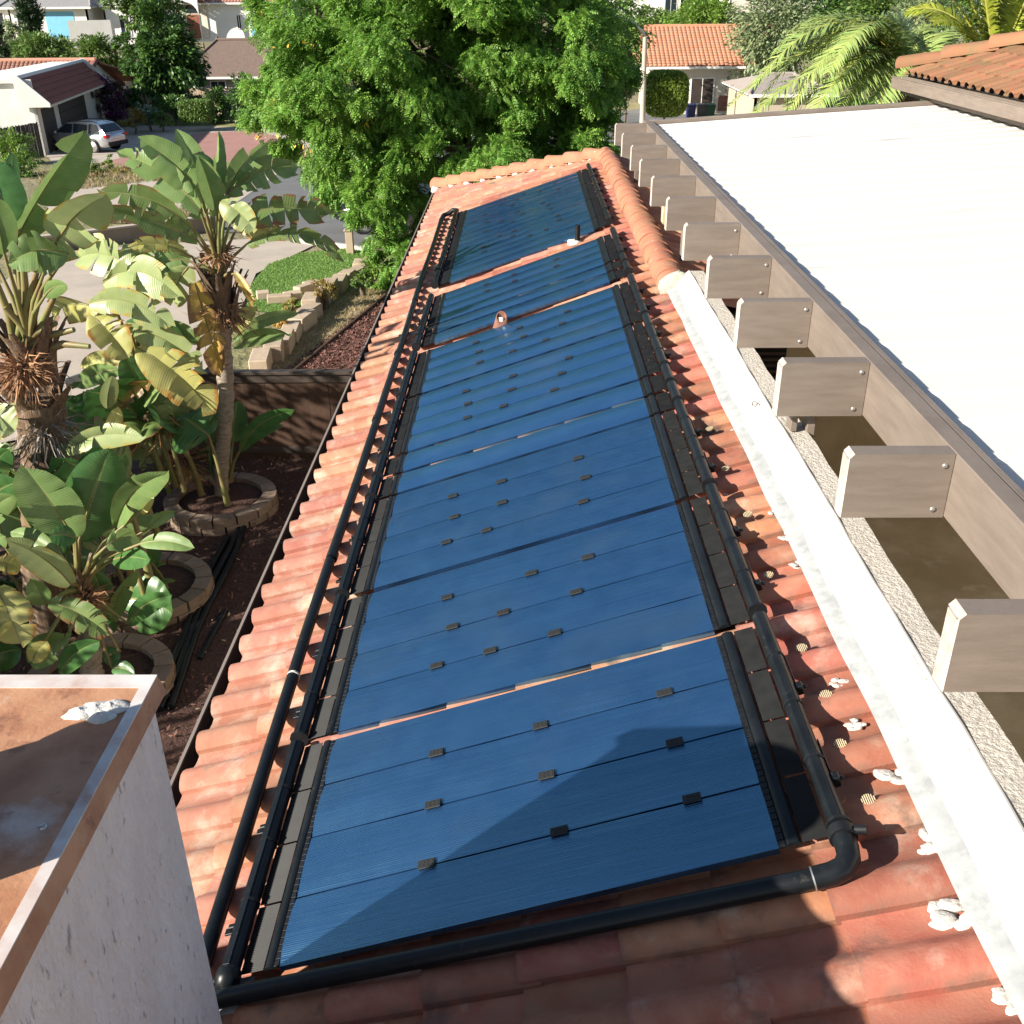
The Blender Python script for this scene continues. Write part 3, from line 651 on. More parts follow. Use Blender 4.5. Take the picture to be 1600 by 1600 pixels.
# ============================================================ the patio cover
pg = thing('patio_cover', 'taupe timber patio cover with short rafter tails and a white ribbed roof sheet', 'patio cover')
BZ = -1.74; BX0, BX1 = 1.822, 1.955
mb = MB(); mb.cbox((BX0, 1.2, BZ-.30), (.09, 0, 0), (0, 15.0, 0), (0, 0, .30), .006); beam = obj('beam', mb, m_wood, pg)
mb = MB(); mb.cbox((BX0+.092, 1.2, BZ-.30), (BX1-BX0-.092, 0, 0), (0, 15.0, 0), (0, 0, .295), .005); obj('trim_board', mb, m_wood, pg)
tails = [2.69, 3.93, 5.09, 6.26, 7.43, 8.62, 9.82, 11.02, 12.22, 13.42, 14.62, 15.8]
for y in tails:
    y += rng.uniform(-.012, .012); mb = MB(); x0, x1 = 1.372+rng.uniform(-.008, .008), BX0-.003; t_ = .092; z0 = BZ-.302
    P_ = [(x0+.018, y-t_/2, BZ-.002), (x0, y-t_/2, BZ-.022), (x0, y-t_/2, z0), (x1, y-t_/2, z0), (x1, y-t_/2, BZ-.002)]
    mb.prism([Vector(p) for p in P_], (0, t_, 0)); tl = obj('rafter_tail', mb, m_wood, pg)
    mb = MB(); mb.prism([(x0-.002, y-t_/2+.014, BZ-.023), (x0-.002, y-t_/2+.014, z0+.004), (x0-.002, y+t_/2-.014, z0+.004), (x0-.002, y+t_/2-.014, BZ-.023)], (-.006, 0, 0))
    mb.add([(x0-.001, y-t_/2-.001, BZ-.021), (x0-.001, y-t_/2-.001, z0), (x0-.008, y-t_/2+.014, z0+.004), (x0-.008, y-t_/2+.014, BZ-.027)], [(0, 3, 2, 1)])
    mb.add([(x0-.001, y+t_/2+.001, BZ-.021), (x0-.001, y+t_/2+.001, z0), (x0-.008, y+t_/2-.014, z0+.004), (x0-.008, y+t_/2-.014, BZ-.027)], [(0, 1, 2, 3)])
    mb.add([(x0-.002, y-t_/2-.001, BZ-.023), (x0+.018, y-t_/2-.001, BZ-.001), (x0+.018, y+t_/2+.001, BZ-.001), (x0-.002, y+t_/2+.001, BZ-.023)], [(0, 1, 2, 3)])
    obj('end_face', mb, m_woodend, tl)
    if y < 9:
        for bx, bz in ((x1-.035, BZ-.055), (x1-.05, BZ-.262)):
            mb = MB(); mb.lathe((bx, y-t_/2, bz), (0, -1, 0), [(0, .013), (.004, .012), (.006, .006), (.007, 0)], 10); obj('bolt', mb, m_steel, tl)
for y in (5.16, 10.0, 14.6):
    mb = MB(); mb.cbox((1.47, y-.03, -2.165), (.035, 0, 0), (0, .10, 0), (0, 0, .123), .003); (obj('post', mb, m_wood, pg) if y < 8 else None); mb = MB(); mb.cbox((1.56, y-.03, -5.8), (.045, 0, 0), (0, .10, 0), (0, 0, 3.755), .003)
    obj('post', mb, m_wood, pg)
def zs(x): return -1.815 + .060*(x-1.955)
sh = MB(); y = 1.3
while y < 16.0:
    pf = [(0, 0), (.285, .0), (.307, .019), (.363, .019), (.385, 0), (.39, 0)]
    xs = [1.957, 3.4, 4.9, 6.4]; V = []
    for x in xs:
        for dy, dz in pf: V.append((x, min(y+dy, 16.05), zs(x)+dz+.004*sin(x*1.3+y)))
    k = len(pf); sh.add(V, [(j*k+i, (j+1)*k+i, (j+1)*k+i+1, j*k+i+1) for j in range(3) for i in range(k-1)]); y += .39
obj('roof_sheet', sh, m_pergsheet, pg)
mb = MB(); mb.cbox((BX1, 16.08, BZ-.30), (4.4, 0, .27), (0, .09, 0), (0, 0, .30), .006); obj('end_beam', mb, m_wood, pg)
mb = MB(); mb.box(BX1+.01, 6.3, 16.02, 16.078, zs(2)-.0, zs(2)+.01); 
rf = MB()
for y in (4.5, 7.5, 10.5, 13.5): rf = MB(); rf.box(1.96, 6.2, y, y+.09, -2.02, -1.86); obj('rafter', rf, m_wood, pg)
rebase(pg, (1.5, 8, -5.8))
mb = MB(); mb.box(1.57, 9, -2, 17, -5.9, -5.79); struct('patio', mb, M('patio_floor', (.62, .50, .33), (.46, .36, .22), 1.6, .9, .4, 12, c3=(.66, .56, .40), s3=3))

# ============================================================ the main house at the right edge
mh = thing('main_house', 'main house with mossy terracotta tiled roof and long taupe eave gutter beyond the white sheet', 'house')
EX, EZ, HY = 6.05, -1.20, 17.4
S3 = Vector((cos(TH), 0, sin(TH))); N3 = Vector((-sin(TH), 0, cos(TH))); O3 = Vector((EX, 0, EZ))
mb = MB(); p0 = O3-N3*.02; Lr = 4.6
mb.add([p0+Vector((0, 2, 0)), p0+Vector((0, HY, 0)), p0+S3*Lr+Vector((0, HY-Lr*cos(TH), 0)), p0+S3*Lr+Vector((0, 2, 0))], [(0, 3, 2, 1)])
mb.add([p0+Vector((0, HY, 0)), p0+Vector((8, HY, 0)), p0+S3*Lr+Vector((0, HY-Lr*cos(TH), 0))], [(0, 1, 2)])
mroof = obj('roof', mb, m_deck, mh)
m_moss = M('mossy_terracotta', (.27, .105, .06), (.235, .125, .06), 5, .9, .8, 60, rnd=.18, c3=(.17, .12, .06), s3=4, t3=(.45, .7))
ms = []
for v in range(3):
    q_ = MB(); tile_mb(q_, .42, .022, rjit(v+20), lambda x, y, h: (x, y, h)); me = q_.mesh('tile'); me.materials.append(m_moss); ms.append(me)
rot3 = Matrix(((S3.x, 0, N3.x, 0), (0, 1, 0, 0), (S3.z, 0, N3.z, 0), (0, 0, 0, 1)))
for k in range(9):
    for i in range(30, 64):
        s0, y0 = -.05+.335*k, .282*i
        if y0+.2 > HY - s0*cos(TH) - .05 or y0 < 10.8+k*.25: continue
        o = bpy.data.objects.new('tile', ms[(i*7+k*3) % 3]); C.objects.link(o); o.parent = mroof
        o.matrix_local = Matrix.Translation(O3+S3*(s0+rng.uniform(-.01, .01))+Vector((0, y0, 0))+N3*rng.uniform(-.004, .004)) @ rot3
for j in range(9):
    a = O3+Vector((-.05, HY+.05, .06)); c = O3+S3*Lr+Vector((0, HY-Lr*cos(TH), .10))
    obj('hip_cap', cap_mb(a.lerp(c, j/9), a.lerp(c, (j+1.2)/9), .16, .135, j+70, .05), m_moss, mroof)
mb = MB(); mb.obox((EX-.16, 2, EZ-.22), (.012, 0, 0), (0, 15.45, 0), (0, 0, .17)); mb.obox((EX-.148, 2, EZ-.22), (.12, 0, 0), (0, 15.45, 0), (0, 0, .01)); mb.obox((EX-.148, 17.43, EZ-.21), (.12, 0, 0), (0, .012, 0), (0, 0, .16))
mb.cbox((EX-.172, 2, EZ-.055), (.014, 0, 0), (0, 15.46, 0), (0, 0, .014), .003)
obj('gutter', mb, m_wood, mh)
mb = MB(); mb.box(EX-.01, EX+.01, 2, 17.4, EZ-.3, EZ-.04); mb.box(EX+.01, 14, 17.36, 17.4, EZ-.3, EZ-.04); obj('fascia', mb, m_wood, mh)
mb = MB(); mb.box(EX+.5, EX+.65, 2, 16.9, -5.8, EZ-.1); mb.box(EX+.65, 14, 16.75, 16.9, -5.8, EZ-.1); obj('wall', mb, m_sidewall, mh)
rebase(mh, (9, 10, -5.8))
cw = thing('courtyard_wall', 'tan stuccoed courtyard wall with a dark louvred opening under the patio cover', 'wall')
mb = MB(); mb.box(1.58, 6.4, 11.6, 11.75, -5.79, -2.1); obj('wall', mb, M('tan_stucco', (.58, .44, .26), (.48, .35, .2), 3, .95, .5, 30), cw)
mb = MB(); mb.box(2.55, 3.15, 11.57, 11.598, -4.35, -3.65); f_ = obj('window', mb, m_dark, cw)
for j in range(9): obj('louvre', MB().obox((2.57, 11.55, -4.33+j*.075), (.56, 0, 0), (0, .02, -.015), (0, 0, .03)), m_fence, f_)
rebase(cw, (4, 11.7, -5.8))

# ============================================================ ground, yard and street
mb = MB(); ys = [-6, 0, 13, 60, 92, 110, 130, 160, 200, 300]
V = [];
for y in ys: V += [(-260, y, zg(y)-.02), (260, y, zg(y)-.02)]
mb.add(V, [(2*i, 2*i+1, 2*i+3, 2*i+2) for i in range(len(ys)-1)]); struct('ground', mb, m_ground)
def patch(name, pts, m, lift, kind='structure', px=True):
    P_ = [gnd(*p) for p in pts] if px else [Vector((x, y, zg(y))) for x, y in pts]
    def clip(P_, y0, keep_hi):
        out = []
        for i in range(len(P_)):
            a, c = P_[i], P_[(i+1) % len(P_)]; ia, ic = (a.y >= y0) == keep_hi, (c.y >= y0) == keep_hi
            if ia: out.append(a)
            if ia != ic: out.append(a.lerp(c, (y0-a.y)/(c.y-a.y)))
        return out
    mb = MB(); cuts = [-1e3, 13, 60, 92, 1e4]
    for i in range(4):
        q = clip(clip(P_, cuts[i], True), cuts[i+1], False)
        if len(q) > 2:
            q = [Vector((p.x, p.y, zg(p.y)+lift)) for p in q]
            if sum(((q[j]-q[0]).cross(q[(j+1) % len(q)]-q[0]).z for j in range(len(q)))) < 0: q = q[::-1]
            mb.add(q, [tuple(range(len(q)))])
    return tag(obj(name, mb, m), kind=kind)
# mulch yard as a gently lumpy sheet
nx, ny = 50, 120; V = []; X0, X1, Y0, Y1 = -9.0, -1.0, 3.0, 12.95
for j in range(ny+1):
    for i in range(nx+1):
        x, y = X0+(X1-X0)*i/nx, Y0+(Y1-Y0)*j/ny
        V.append((x, y, -5.79+.03*sin(x*2.1+y)*sin(y*1.7)+rng.uniform(0, .014)))
mb = MB(); mb.add(V, [(j*(nx+1)+i, j*(nx+1)+i+1, (j+1)*(nx+1)+i+1, (j+1)*(nx+1)+i) for j in range(ny) for i in range(nx)], True); struct('mulch_bed', mb, m_soil)
# loose mulch chips and litter
n = 5200; P_ = np.column_stack([NR.uniform(-5.2, -1.8, n), NR.uniform(6.0, 12.9, n), np.full(n, -5.765)]) ; P_[:, 2] += NR.uniform(-.01, .03, n)
def chips(name, P_, sz, m, parent=None, flat=.5):
    n = len(P_); a = NR.uniform(0, 6.28, n); L_ = NR.uniform(.5, 1.4, n)*sz; W2 = L_*NR.uniform(.2, .5, n); tz = NR.normal(0, flat, n)
    ux = np.column_stack([np.cos(a), np.sin(a), tz])*L_[:, None]; vy = np.column_stack([-np.sin(a), np.cos(a), NR.normal(0, flat, n)])*W2[:, None]
    V = np.stack([P_-ux-vy*.4, P_+ux*.2-vy, P_+ux, P_-ux*.2+vy], 1).reshape(-1, 3)
    return np_mesh(name, V, np.arange(4*n).reshape(-1, 4), m, parent)
m_chip = M('mulch_chip', (.17, .08, .057), (.085, .042, .03), 9, .9, rnd=.6, island=True)
tag(chips('mulch_chips', P_, .022, m_chip), kind='stuff')
m_litter = M('leaf_litter', (.38, .30, .20), (.25, .17, .10), 9, .9, rnd=.4, island=True)
n = 420; P2 = np.column_stack([NR.uniform(-4.6, -1.9, n), NR.uniform(6.5, 12.8, n), NR.uniform(-5.76, -5.73, n)]); tag(chips('leaf_litter', P2, .022, m_litter), kind='stuff')

patch('driveway', [(-30, 700), (-30, 470), (60, 397), (230, 383), (420, 372), (490, 384), (400, 428), (378, 480), (335, 565), (250, 640)], m_conc, .012)
patch('road', [(330, 303), (415, 268), (455, 259), (560, 250), (760, 205), (1000, 170), (1120, 178), (1120, 196), (700, 300), (615, 400), (545, 388), (470, 376), (430, 366), (330, 362)], m_road, .008)
patch('bark_bed', [(437, 586), (575, 586), (680, 430), (613, 452)], m_bark, .016)
patch('dry_grass_strip', [(408, 588), (452, 588), (614, 455), (680, 430), (700, 395), (620, 415), (575, 432), (480, 510)], m_drygrass, .010)
patch('red_driveway', [(120, 262), (190, 247), (255, 232), (300, 210), (400, 203), (475, 228), (520, 247), (455, 258), (300, 250), (220, 256)], m_redconc, .016)
patch('driveway_border', [(95, 268), (70, 240), (150, 203), (230, 196), (410, 199), (490, 226), (540, 248), (455, 262), (300, 254), (220, 260)], m_conc, .012)
patch('sidewalk', [(70, 340), (78, 302), (240, 282), (350, 300), (420, 262), (440, 268), (380, 310), (330, 345), (240, 332), (140, 338)], m_conc, .016)
patch('earth_bed', [(60, 305), (60, 268), (120, 262), (300, 254), (350, 262), (345, 296), (240, 284)], m_earth, .010)
patch('lawn_across_street', [(215, 205), (210, 192), (300, 180), (420, 176), (560, 190), (560, 232), (505, 226), (420, 203)], m_lawn2, .008)
patch('lawn_verge', [(270, 258), (330, 252), (455, 259), (425, 265), (340, 280)], m_lawn2, .020)
patch('planter_strip', [(130, 346), (240, 334), (345, 326), (330, 345), (240, 352)], m_earth, .020)
patch('far_sidewalk', [(600, 398), (700, 300), (1120, 188), (1120, 194), (720, 312), (640, 410), (560, 402)], m_conc, .012)
patch('front_yard', [(1000, 230), (1000, 188), (1400, 176), (1400, 230)], m_conc, .010)
lw = patch('lawn', [(385, 484), (392, 445), (420, 413), (470, 396), (540, 389), (600, 398), (640, 412), (580, 430), (520, 445), (470, 478), (430, 490)], m_lawn, .014)
# grass blades on the near lawn
def scatter_poly(pts, n):
    P_ = np.array([[p.x, p.y] for p in (gnd(*q) for q in pts)]); lo, hi = P_.min(0), P_.max(0); out = []
    while len(out) < n:
        q = NR.uniform(lo, hi); ins = False; j = len(P_)-1
        for i in range(len(P_)):
            if (P_[i, 1] > q[1]) != (P_[j, 1] > q[1]) and q[0] < (P_[j, 0]-P_[i, 0])*(q[1]-P_[i, 1])/(P_[j, 1]-P_[i, 1])+P_[i, 0]: ins = not ins
            j = i
        if ins: out.append((q[0], q[1], zg(q[1])))
    return np.array(out)
def blades(name, P_, h, m, wd=.012, lean=.5):
    n = len(P_); a = NR.uniform(0, 6.28, n); hh = h*NR.uniform(.5, 1.3, n)
    s_ = np.column_stack([np.cos(a), np.sin(a), np.zeros(n)])*wd; l_ = np.column_stack([NR.normal(0, lean, n), NR.normal(0, lean, n), np.ones(n)])*hh[:, None]
    V = np.stack([P_-s_, P_+s_, P_+l_], 1).reshape(-1, 3)
    return tag(np_mesh(name, V, np.arange(3*n).reshape(-1, 3), m), kind='stuff')
blades('grass', scatter_poly([(385, 484), (392, 445), (420, 413), (470, 396), (540, 389), (600, 398), (640, 412), (580, 430), (520, 445), (470, 478), (430, 490)], 14000), .05, foliage('grass_blade', (.13, .24, .045), (.18, .31, .06), .3), .015)
blades('dry_grass', scatter_poly([(408, 588), (452, 588), (614, 455), (680, 430), (700, 395), (620, 415), (575, 432), (480, 510)], 9000), .06, foliage('dry_blade', (.42, .34, .19), (.30, .24, .12), .3), .012, .9)
tag(chips('bark_chips', scatter_poly([(437, 586), (575, 586), (680, 430), (613, 452)], 9000)+np.array([0, 0, .03]), .035, M('bark_chip', (.19, .09, .07), (.10, .045, .035), 9, .9, rnd=.6, island=True)), kind='stuff')
n_ = 5000; blades('bed_weeds', scatter_poly([(60, 305), (60, 268), (120, 262), (300, 254), (350, 262), (345, 296), (240, 284)], n_), .16, foliage('weed_blade', (.20, .20, .06), (.36, .27, .14), .5), .02, .7)
blades('planter_weeds', scatter_poly([(130, 346), (240, 334), (345, 326), (330, 345), (240, 352)], 2200), .25, foliage('straw_blade', (.40, .32, .20), (.24, .22, .10), .4), .02, .6)

# edging, block wall, low wall, kerb
a, c = gnd(449, 590), gnd(616, 452); d = (c-a); n_ = Vector((d.y, -d.x, 0)).normalized()
mb = MB(); mb.obox(a+Vector((0, 0, -.03)), d, n_*.04, (0, 0, .10)); tag(obj('edging_board', mb, m_fence), 'thin brown edging board between the red bark and the dry grass', 'edging')
gw = thing('garden_wall', 'stepped row of tan split concrete blocks climbing between the lawn and the dry grass', 'block wall')
bl = [(405, 588), (428, 568), (440, 556), (452, 538), (463, 520), (472, 505), (484, 492), (497, 480), (510, 470), (526, 458), (538, 446), (549, 452-12), (562, 432), (574, 424), (588, 418), (603, 410)]
for i, (px, py) in enumerate(bl):
    p = gnd(px, py); nx_ = gnd(*bl[min(i+1, len(bl)-1)]) if i < len(bl)-1 else p+(p-gnd(*bl[i-1])); d = (nx_-p); d.z = 0; L = d.length; d.normalize(); d = Matrix.Rotation(rng.uniform(-.3, .3), 3, 'Z') @ d; s_ = Vector((d.y, -d.x, 0))
    hgt = .30+rng.uniform(-.05, .06)
    mb = MB(); mb.cbox(p-s_*.16+Vector((0, 0, -.1)), d*min(L*.97, .75), s_*.33, Vector((0, 0, hgt+.1)), .018); obj('block', mb, m_block, gw)
rebase(gw, gnd(470, 505))
gb = [((418, 476), .55, .2), ((402, 470), .3, .3), ((470, 462), .5, 1.0), ((480, 455), .4, .7), ((447, 472), .4, .5)]
ew = thing('edging_stones', 'loose line of low tan blocks edging the near side of the green lawn', 'edging stones')
for (px, py), L, an in gb:
    p = gnd(px, py); d = Vector((cos(an), sin(an), 0)); s_ = Vector((-d.y, d.x, 0)); mb = MB(); mb.cbox(p, d*L, s_*.25, Vector((0, 0, .18)), .02); obj('block', mb, m_block, ew)
rebase(ew, gnd(440, 470))
lwl = thing('low_wall', 'low tan rendered wall with a pale cap along the far side of the driveway', 'wall')
pts = [gnd(40, 398), gnd(150, 384), gnd(240, 372), gnd(320, 362), gnd(352, 357)]
for i in range(4):
    a, c = pts[i], pts[i+1]; d = c-a; s_ = Vector((-d.y, d.x, 0)).normalized()
    mb = MB(); mb.obox(a-Vector((0, 0, .1)), d, s_*.2, (0, 0, .50)); obj('wall_panel', mb, M('low_wall_render', (.32, .24, .18), (.27, .20, .15), 3, .9, .3, 20) if i == 0 else bpy.data.materials['low_wall_render'], lwl)
    mb = MB(); mb.obox(a-s_*.03+Vector((0, 0, .40)), d, s_*.26, (0, 0, .05)); obj('cap', mb, m_conc, lwl)
rebase(lwl, pts[1])
def kerb(name, pix, m=m_kerb):
    mb = MB(); P_ = [gnd(*p) for p in pix]; n = len(P_); V = []
    for i, p in enumerate(P_):
        d = P_[min(i+1, n-1)]-P_[max(i-1, 0)]; s_ = Vector((-d.y, d.x, 0)).normalized()
        V += [p-Vector((0, 0, .05)), p+Vector((0, 0, .11)), p+s_*.16+Vector((0, 0, .12)), p+s_*.17-Vector((0, 0, .05))]
    mb.add(V, [(4*i+j, 4*i+j+1, 4*i+5+j, 4*i+4+j) for i in range(n-1) for j in range(3)]); return struct(name, mb, m)
kerb('kerb', [(600, 396), (545, 387), (490, 380), (460, 376)])
kerb('kerb', [(345, 300), (365, 286), (390, 273), (420, 264), (455, 259), (490, 257)])
# brown fence with boards across the yard
fn = thing('fence', 'dark brown board fence with a flat top rail closing the mulched side yard', 'fence')
y0 = 12.8; x = -5.2
while x < -1.5:
    wd = .285; mb = MB(); mb.cbox((x, y0+rng.uniform(-.003, .003), -5.80), (wd-.001, 0, 0), (0, .02, 0), (0, 0, 1.26), .0035); obj('board', mb, m_fence, fn); x += wd
mb = MB(); mb.cbox((-5.3, y0-.05, -4.545), (3.9, 0, 0), (0, .13, 0), (0, 0, .045), .005); obj('top_rail', mb, m_rail, fn)
mb = MB(); mb.cbox((-5.2, y0-.022, -4.66), (3.7, 0, 0), (0, .02, 0), (0, 0, .11), .004); obj('rail', mb, m_rail, fn)
mb = MB(); mb.cbox((-5.2, y0-.022, -5.70), (3.7, 0, 0), (0, .02, 0), (0, 0, .10), .004); obj('rail', mb, m_rail, fn)
rebase(fn, (-3.3, 12.8, -5.8))
fn = thing('side_gate', 'weathered timber gate with a pale top board half hidden behind the banana leaves', 'gate')
a, c = at(92, 655, 11.6), at(170, 640, 12.3)
for i in range(5):
    p = a.lerp(c, i/5); d = (c-a); d.z = 0; d.normalize(); mb = MB(); mb.cbox(Vector((p.x, p.y, -5.8)), d*.13, Vector((-d.y, d.x, 0))*.02, Vector((0, 0, 1.3)), .004); obj('board', mb, m_fence, fn)
p = at(104, 606, 11.6); q = at(166, 584, 12.4); mb = MB(); mb.obox(p, q-p, (0, .1, 0), (0, 0, .10)); obj('top_board', mb, m_white, fn)
rebase(fn, (a.x, a.y, -5.8))
# planter rings
def ring(label, cx, cy, r, seed):
    t = thing('planter_ring', label, 'planter', 'round block planters in the mulch bed'); n = 15
    for lay in range(2):
        for i in range(n):
            a0 = 2*pi*(i+.5*lay)/n+.03; a1 = a0+2*pi/n-.035; rr = r-.012*lay+rng.uniform(-.006, .006); zb = -5.80+.105*lay; V = []
            for q in (0, .5, 1):
                a = a0+(a1-a0)*q
                for rad in (rr, rr-.17): V += [(cx+cos(a)*rad, cy+sin(a)*rad, zb), (cx+cos(a)*rad, cy+sin(a)*rad, zb+.103)]
            mb = MB(); F = [(0, 2, 3, 1), (2, 6, 7, 3), (4, 5, 7, 6), (0, 1, 5, 4)]
            F = []
            for q in range(2):
                o = q*4; F += [(o, o+4, o+5, o+1), (o+1, o+5, o+7, o+3), (o+3, o+7, o+6, o+2)]
            F += [(0, 1, 3, 2), (8, 10, 11, 9)]
            mb.add(V, F); obj('block', mb, m_ring, t)
    mb = MB(); mb.lathe((cx, cy, -5.66), (0, 0, 1), [(0, r-.16), (.05, .2), (.06, 0)], 20); obj('soil', mb, m_soil, t)
    return rebase(t, (cx, cy, -5.8))
ring('planter ring at the foot of the tall banana trunk by the fence', -3.80, 11.25, .70, 1)
ring('planter ring around a bare pale trunk in mid yard', -4.02, 9.15, .68, 2)
ring('planter ring nearest the chimney, half hidden by big green leaves', -3.95, 7.55, .68, 3)
for i, (a, c, lab) in enumerate([((382, 820), (262, 1105), 'longest black drain pipe lying on the mulch, rightmost of the three'), ((372, 822), (247, 1108), 'middle black drain pipe lying on the mulch beside the longest one'), ((352, 900-60), (238, 1100), 'left black drain pipe lying closest to the planter rings')]):
    p, q = atz(*a, -5.75), atz(*c, -5.75); mb = MB(); mb.tube([p.lerp(q, t_/6)+Vector((.03*sin(t_*1.3+i), 0, 0)) for t_ in range(7)], .037, 10); tag(obj('drain_pipe', mb, m_pipe), lab, 'pipe', 'black pipes left on the mulch')
p = atz(350, 1000, -5.75); q = atz(315, 1025-10, -5.75); mb = MB(); mb.tube([atz(352, 955, -5.75), atz(312, 1030, -5.75)], .03, 8); tag(obj('drain_pipe', mb, m_pipe), 'short loose black pipe offcut lying near the house gutter', 'pipe', 'black pipes left on the mulch')
mb = MB(); mb.blob(atz(342, 752, -5.57), .13, .09, .06, 4, .15, 10, 6); tag(obj('stone', mb, M('pink_stone', (.42, .24, .17), (.32, .19, .13), 8, .8)), 'smooth pinkish stone on the rim of the planter by the fence', 'stone')

# ============================================================ giant bird-of-paradise plants
def leaf(parent, base, tip, wpx, kind, roll=0.0, bow=.12, tears=0, fold=.35, crown=None, seed=None, droop=.25, name='leaf'):
    """paddle leaf from its stalk end (base) to its tip; both points in space"""
    q = random.Random(seed if seed is not None else rng.randrange(10**6)); A, B = Vector(base), Vector(tip)
    ax = B-A; L = ax.length; ax.normalize(); vw = (A+B)/2; dist = vw.length; vw = vw.normalized()
    if kind in ('pale', 'yellow', 'torn', 'green') and wpx > 95/3.2: tears = tears*1.35+.8
    W = ax.cross(vw).normalized(); W = Matrix.Rotation(roll, 3, ax) @ W; Nn = W.cross(ax).normalized()
    if Nn.dot(-vw) < 0: Nn = -Nn
    wid = wpx*dist/FPX/2
    upb = Vector((0, 0, 1)) - ax*ax.z
    def mid(t): return A + ax*(L*t) + upb*(bow*L*4*t*(1-t))
    def wf(t): return wid*min(1, (sin(pi*min(1, (t*.93+.05)))**.55))*(1 if t < .9 else max(.05, 1-((t-.9)/.1)**2*.93))
    V = []; F = []; UV = []
    for side in (-1, 1):
        cuts = sorted(q.uniform(.06, .95) for _ in range(int(tears*q.uniform(.7, 1.3)+.5)))
        cuts = [0]+[c for i, c in enumerate(cuts) if i == 0 or c-cuts[i-1] > .03]+[1]
        for i in range(len(cuts)-1):
            t0, t1 = cuts[i], cuts[i+1]; k = max(2, int((t1-t0)*20)+1); torn = len(cuts) > 2
            dz = fold*q.uniform(.5, 1.2) + (q.uniform(-.25, .75) if torn else 0); skew = q.uniform(-.05, .16) if torn else .06; cur = q.uniform(.1, .6)*droop*2.2; sh = q.uniform(.86, 1.0) if torn else 1
            o = len(V); nu = 4
            for j in range(k):
                t = t0+(t1-t0)*j/(k-1); m = mid(t); ww = wf(t)*sh
                if torn and 0 < i and j == 0: ww *= .93
                for u in range(nu+1):
                    uu = u/nu; an = dz - cur*uu; z = wid*.02*sin(t*40+side)*uu
                    p = m + W*(side*ww*uu*cos(an)) + Nn*(ww*uu*sin(an)*.9) + ax*(skew*L*uu*uu*.6) - Vector((0, 0, 1))*(ww*uu*uu*droop*.5) + Nn*z
                    V.append(p); UV.append((side*uu, t))
            F += [(o+j*(nu+1)+u, o+(j+1)*(nu+1)+u, o+(j+1)*(nu+1)+u+1, o+j*(nu+1)+u+1) for j in range(k-1) for u in range(nu)]
    me = bpy.data.meshes.new('leaf'); me.from_pydata([tuple(v) for v in V], [], F); me.polygons.foreach_set('use_smooth', [True]*len(F))
    ul = me.uv_layers.new(name='UVMap'); buf = []
    for f in F:
        for i in f: buf += UV[i]
    ul.data.foreach_set('uv', buf); me.update()
    o = link(name, me, LM[kind], parent)
    pet = MB(); pts = [mid(t) - Nn*.004 for t in (0, .2, .45, .7)]; rad = [.013, .011, .008, .004]
    if crown is not None:
        c = Vector(crown); out = (A-c); mdl = c.lerp(A, .5) + Vector((0, 0, 1))*(.10*out.length) + Vector((out.x, out.y, 0))*-.06
        pts = [c, c.lerp(mdl, .5)+(mdl-c.lerp(A, .5))*.25, mdl, mdl.lerp(A, .55)] + pts; rad = [.034, .027, .021, .016] + rad
    sc_ = .8+wid*1.2; pet.tube(pts, [r*sc_ for r in rad], 7); obj('petiole', pet, m_petiole, o)
    return o
def trunk_bop(parent, foot, top, r0, r1, m=None, n=10, lean=.05, seed=1):
    q = random.Random(seed); f, t = Vector(foot), Vector(top); pts = [f.lerp(t, i/n)+Vector((lean*sin(i*.7+seed), lean*cos(i*.9), 0))*.5 for i in range(n+1)]
    P_ = []; R_ = []
    for i in range(n):
        a, c = pts[i], pts[i+1]; r = r0+(r1-r0)*i/n
        for k_ in range(3): P_.append(a.lerp(c, k_/3)); R_.append(r*(1.06 if k_ == 0 else .97)*(1+.03*q.uniform(-1, 1)))
    return obj('trunk', MB().tube(P_, R_, 14), m or m_trunk, parent)
def sheaths(parent, c, n, r, h, seed=1, up_=True):
    q = random.Random(seed); c = Vector(c)
    for i in range(n):
        a = 6.283*i/n+q.uniform(-.2, .2); rr = r*q.uniform(.8, 1.05); hh = h*q.uniform(.6, 1.15); mb = MB()
        p = c+Vector((cos(a)*rr*.75, sin(a)*rr*.75, -h*.4)); e = c+Vector((cos(a)*rr*q.uniform(1.2, 1.9), sin(a)*rr*q.uniform(1.2, 1.9), hh*.75)); s_ = Vector((-sin(a), cos(a), 0)); V = []
        for j in range(6):
            t = j/5; m = p.lerp(e, t)+Vector((cos(a), sin(a), 0))*(-.06*sin(pi*t)); wd = rr*.55*(1-t*.75)
            V += [m-s_*wd-Vector((cos(a), sin(a), 0))*wd*.35, m, m+s_*wd-Vector((cos(a), sin(a), 0))*wd*.35]
        mb.add(V, [(3*j+k, 3*j+k+1, 3*j+4+k, 3*j+3+k) for j in range(5) for k in range(2)], True); obj('sheath', mb, m_sheath, parent)
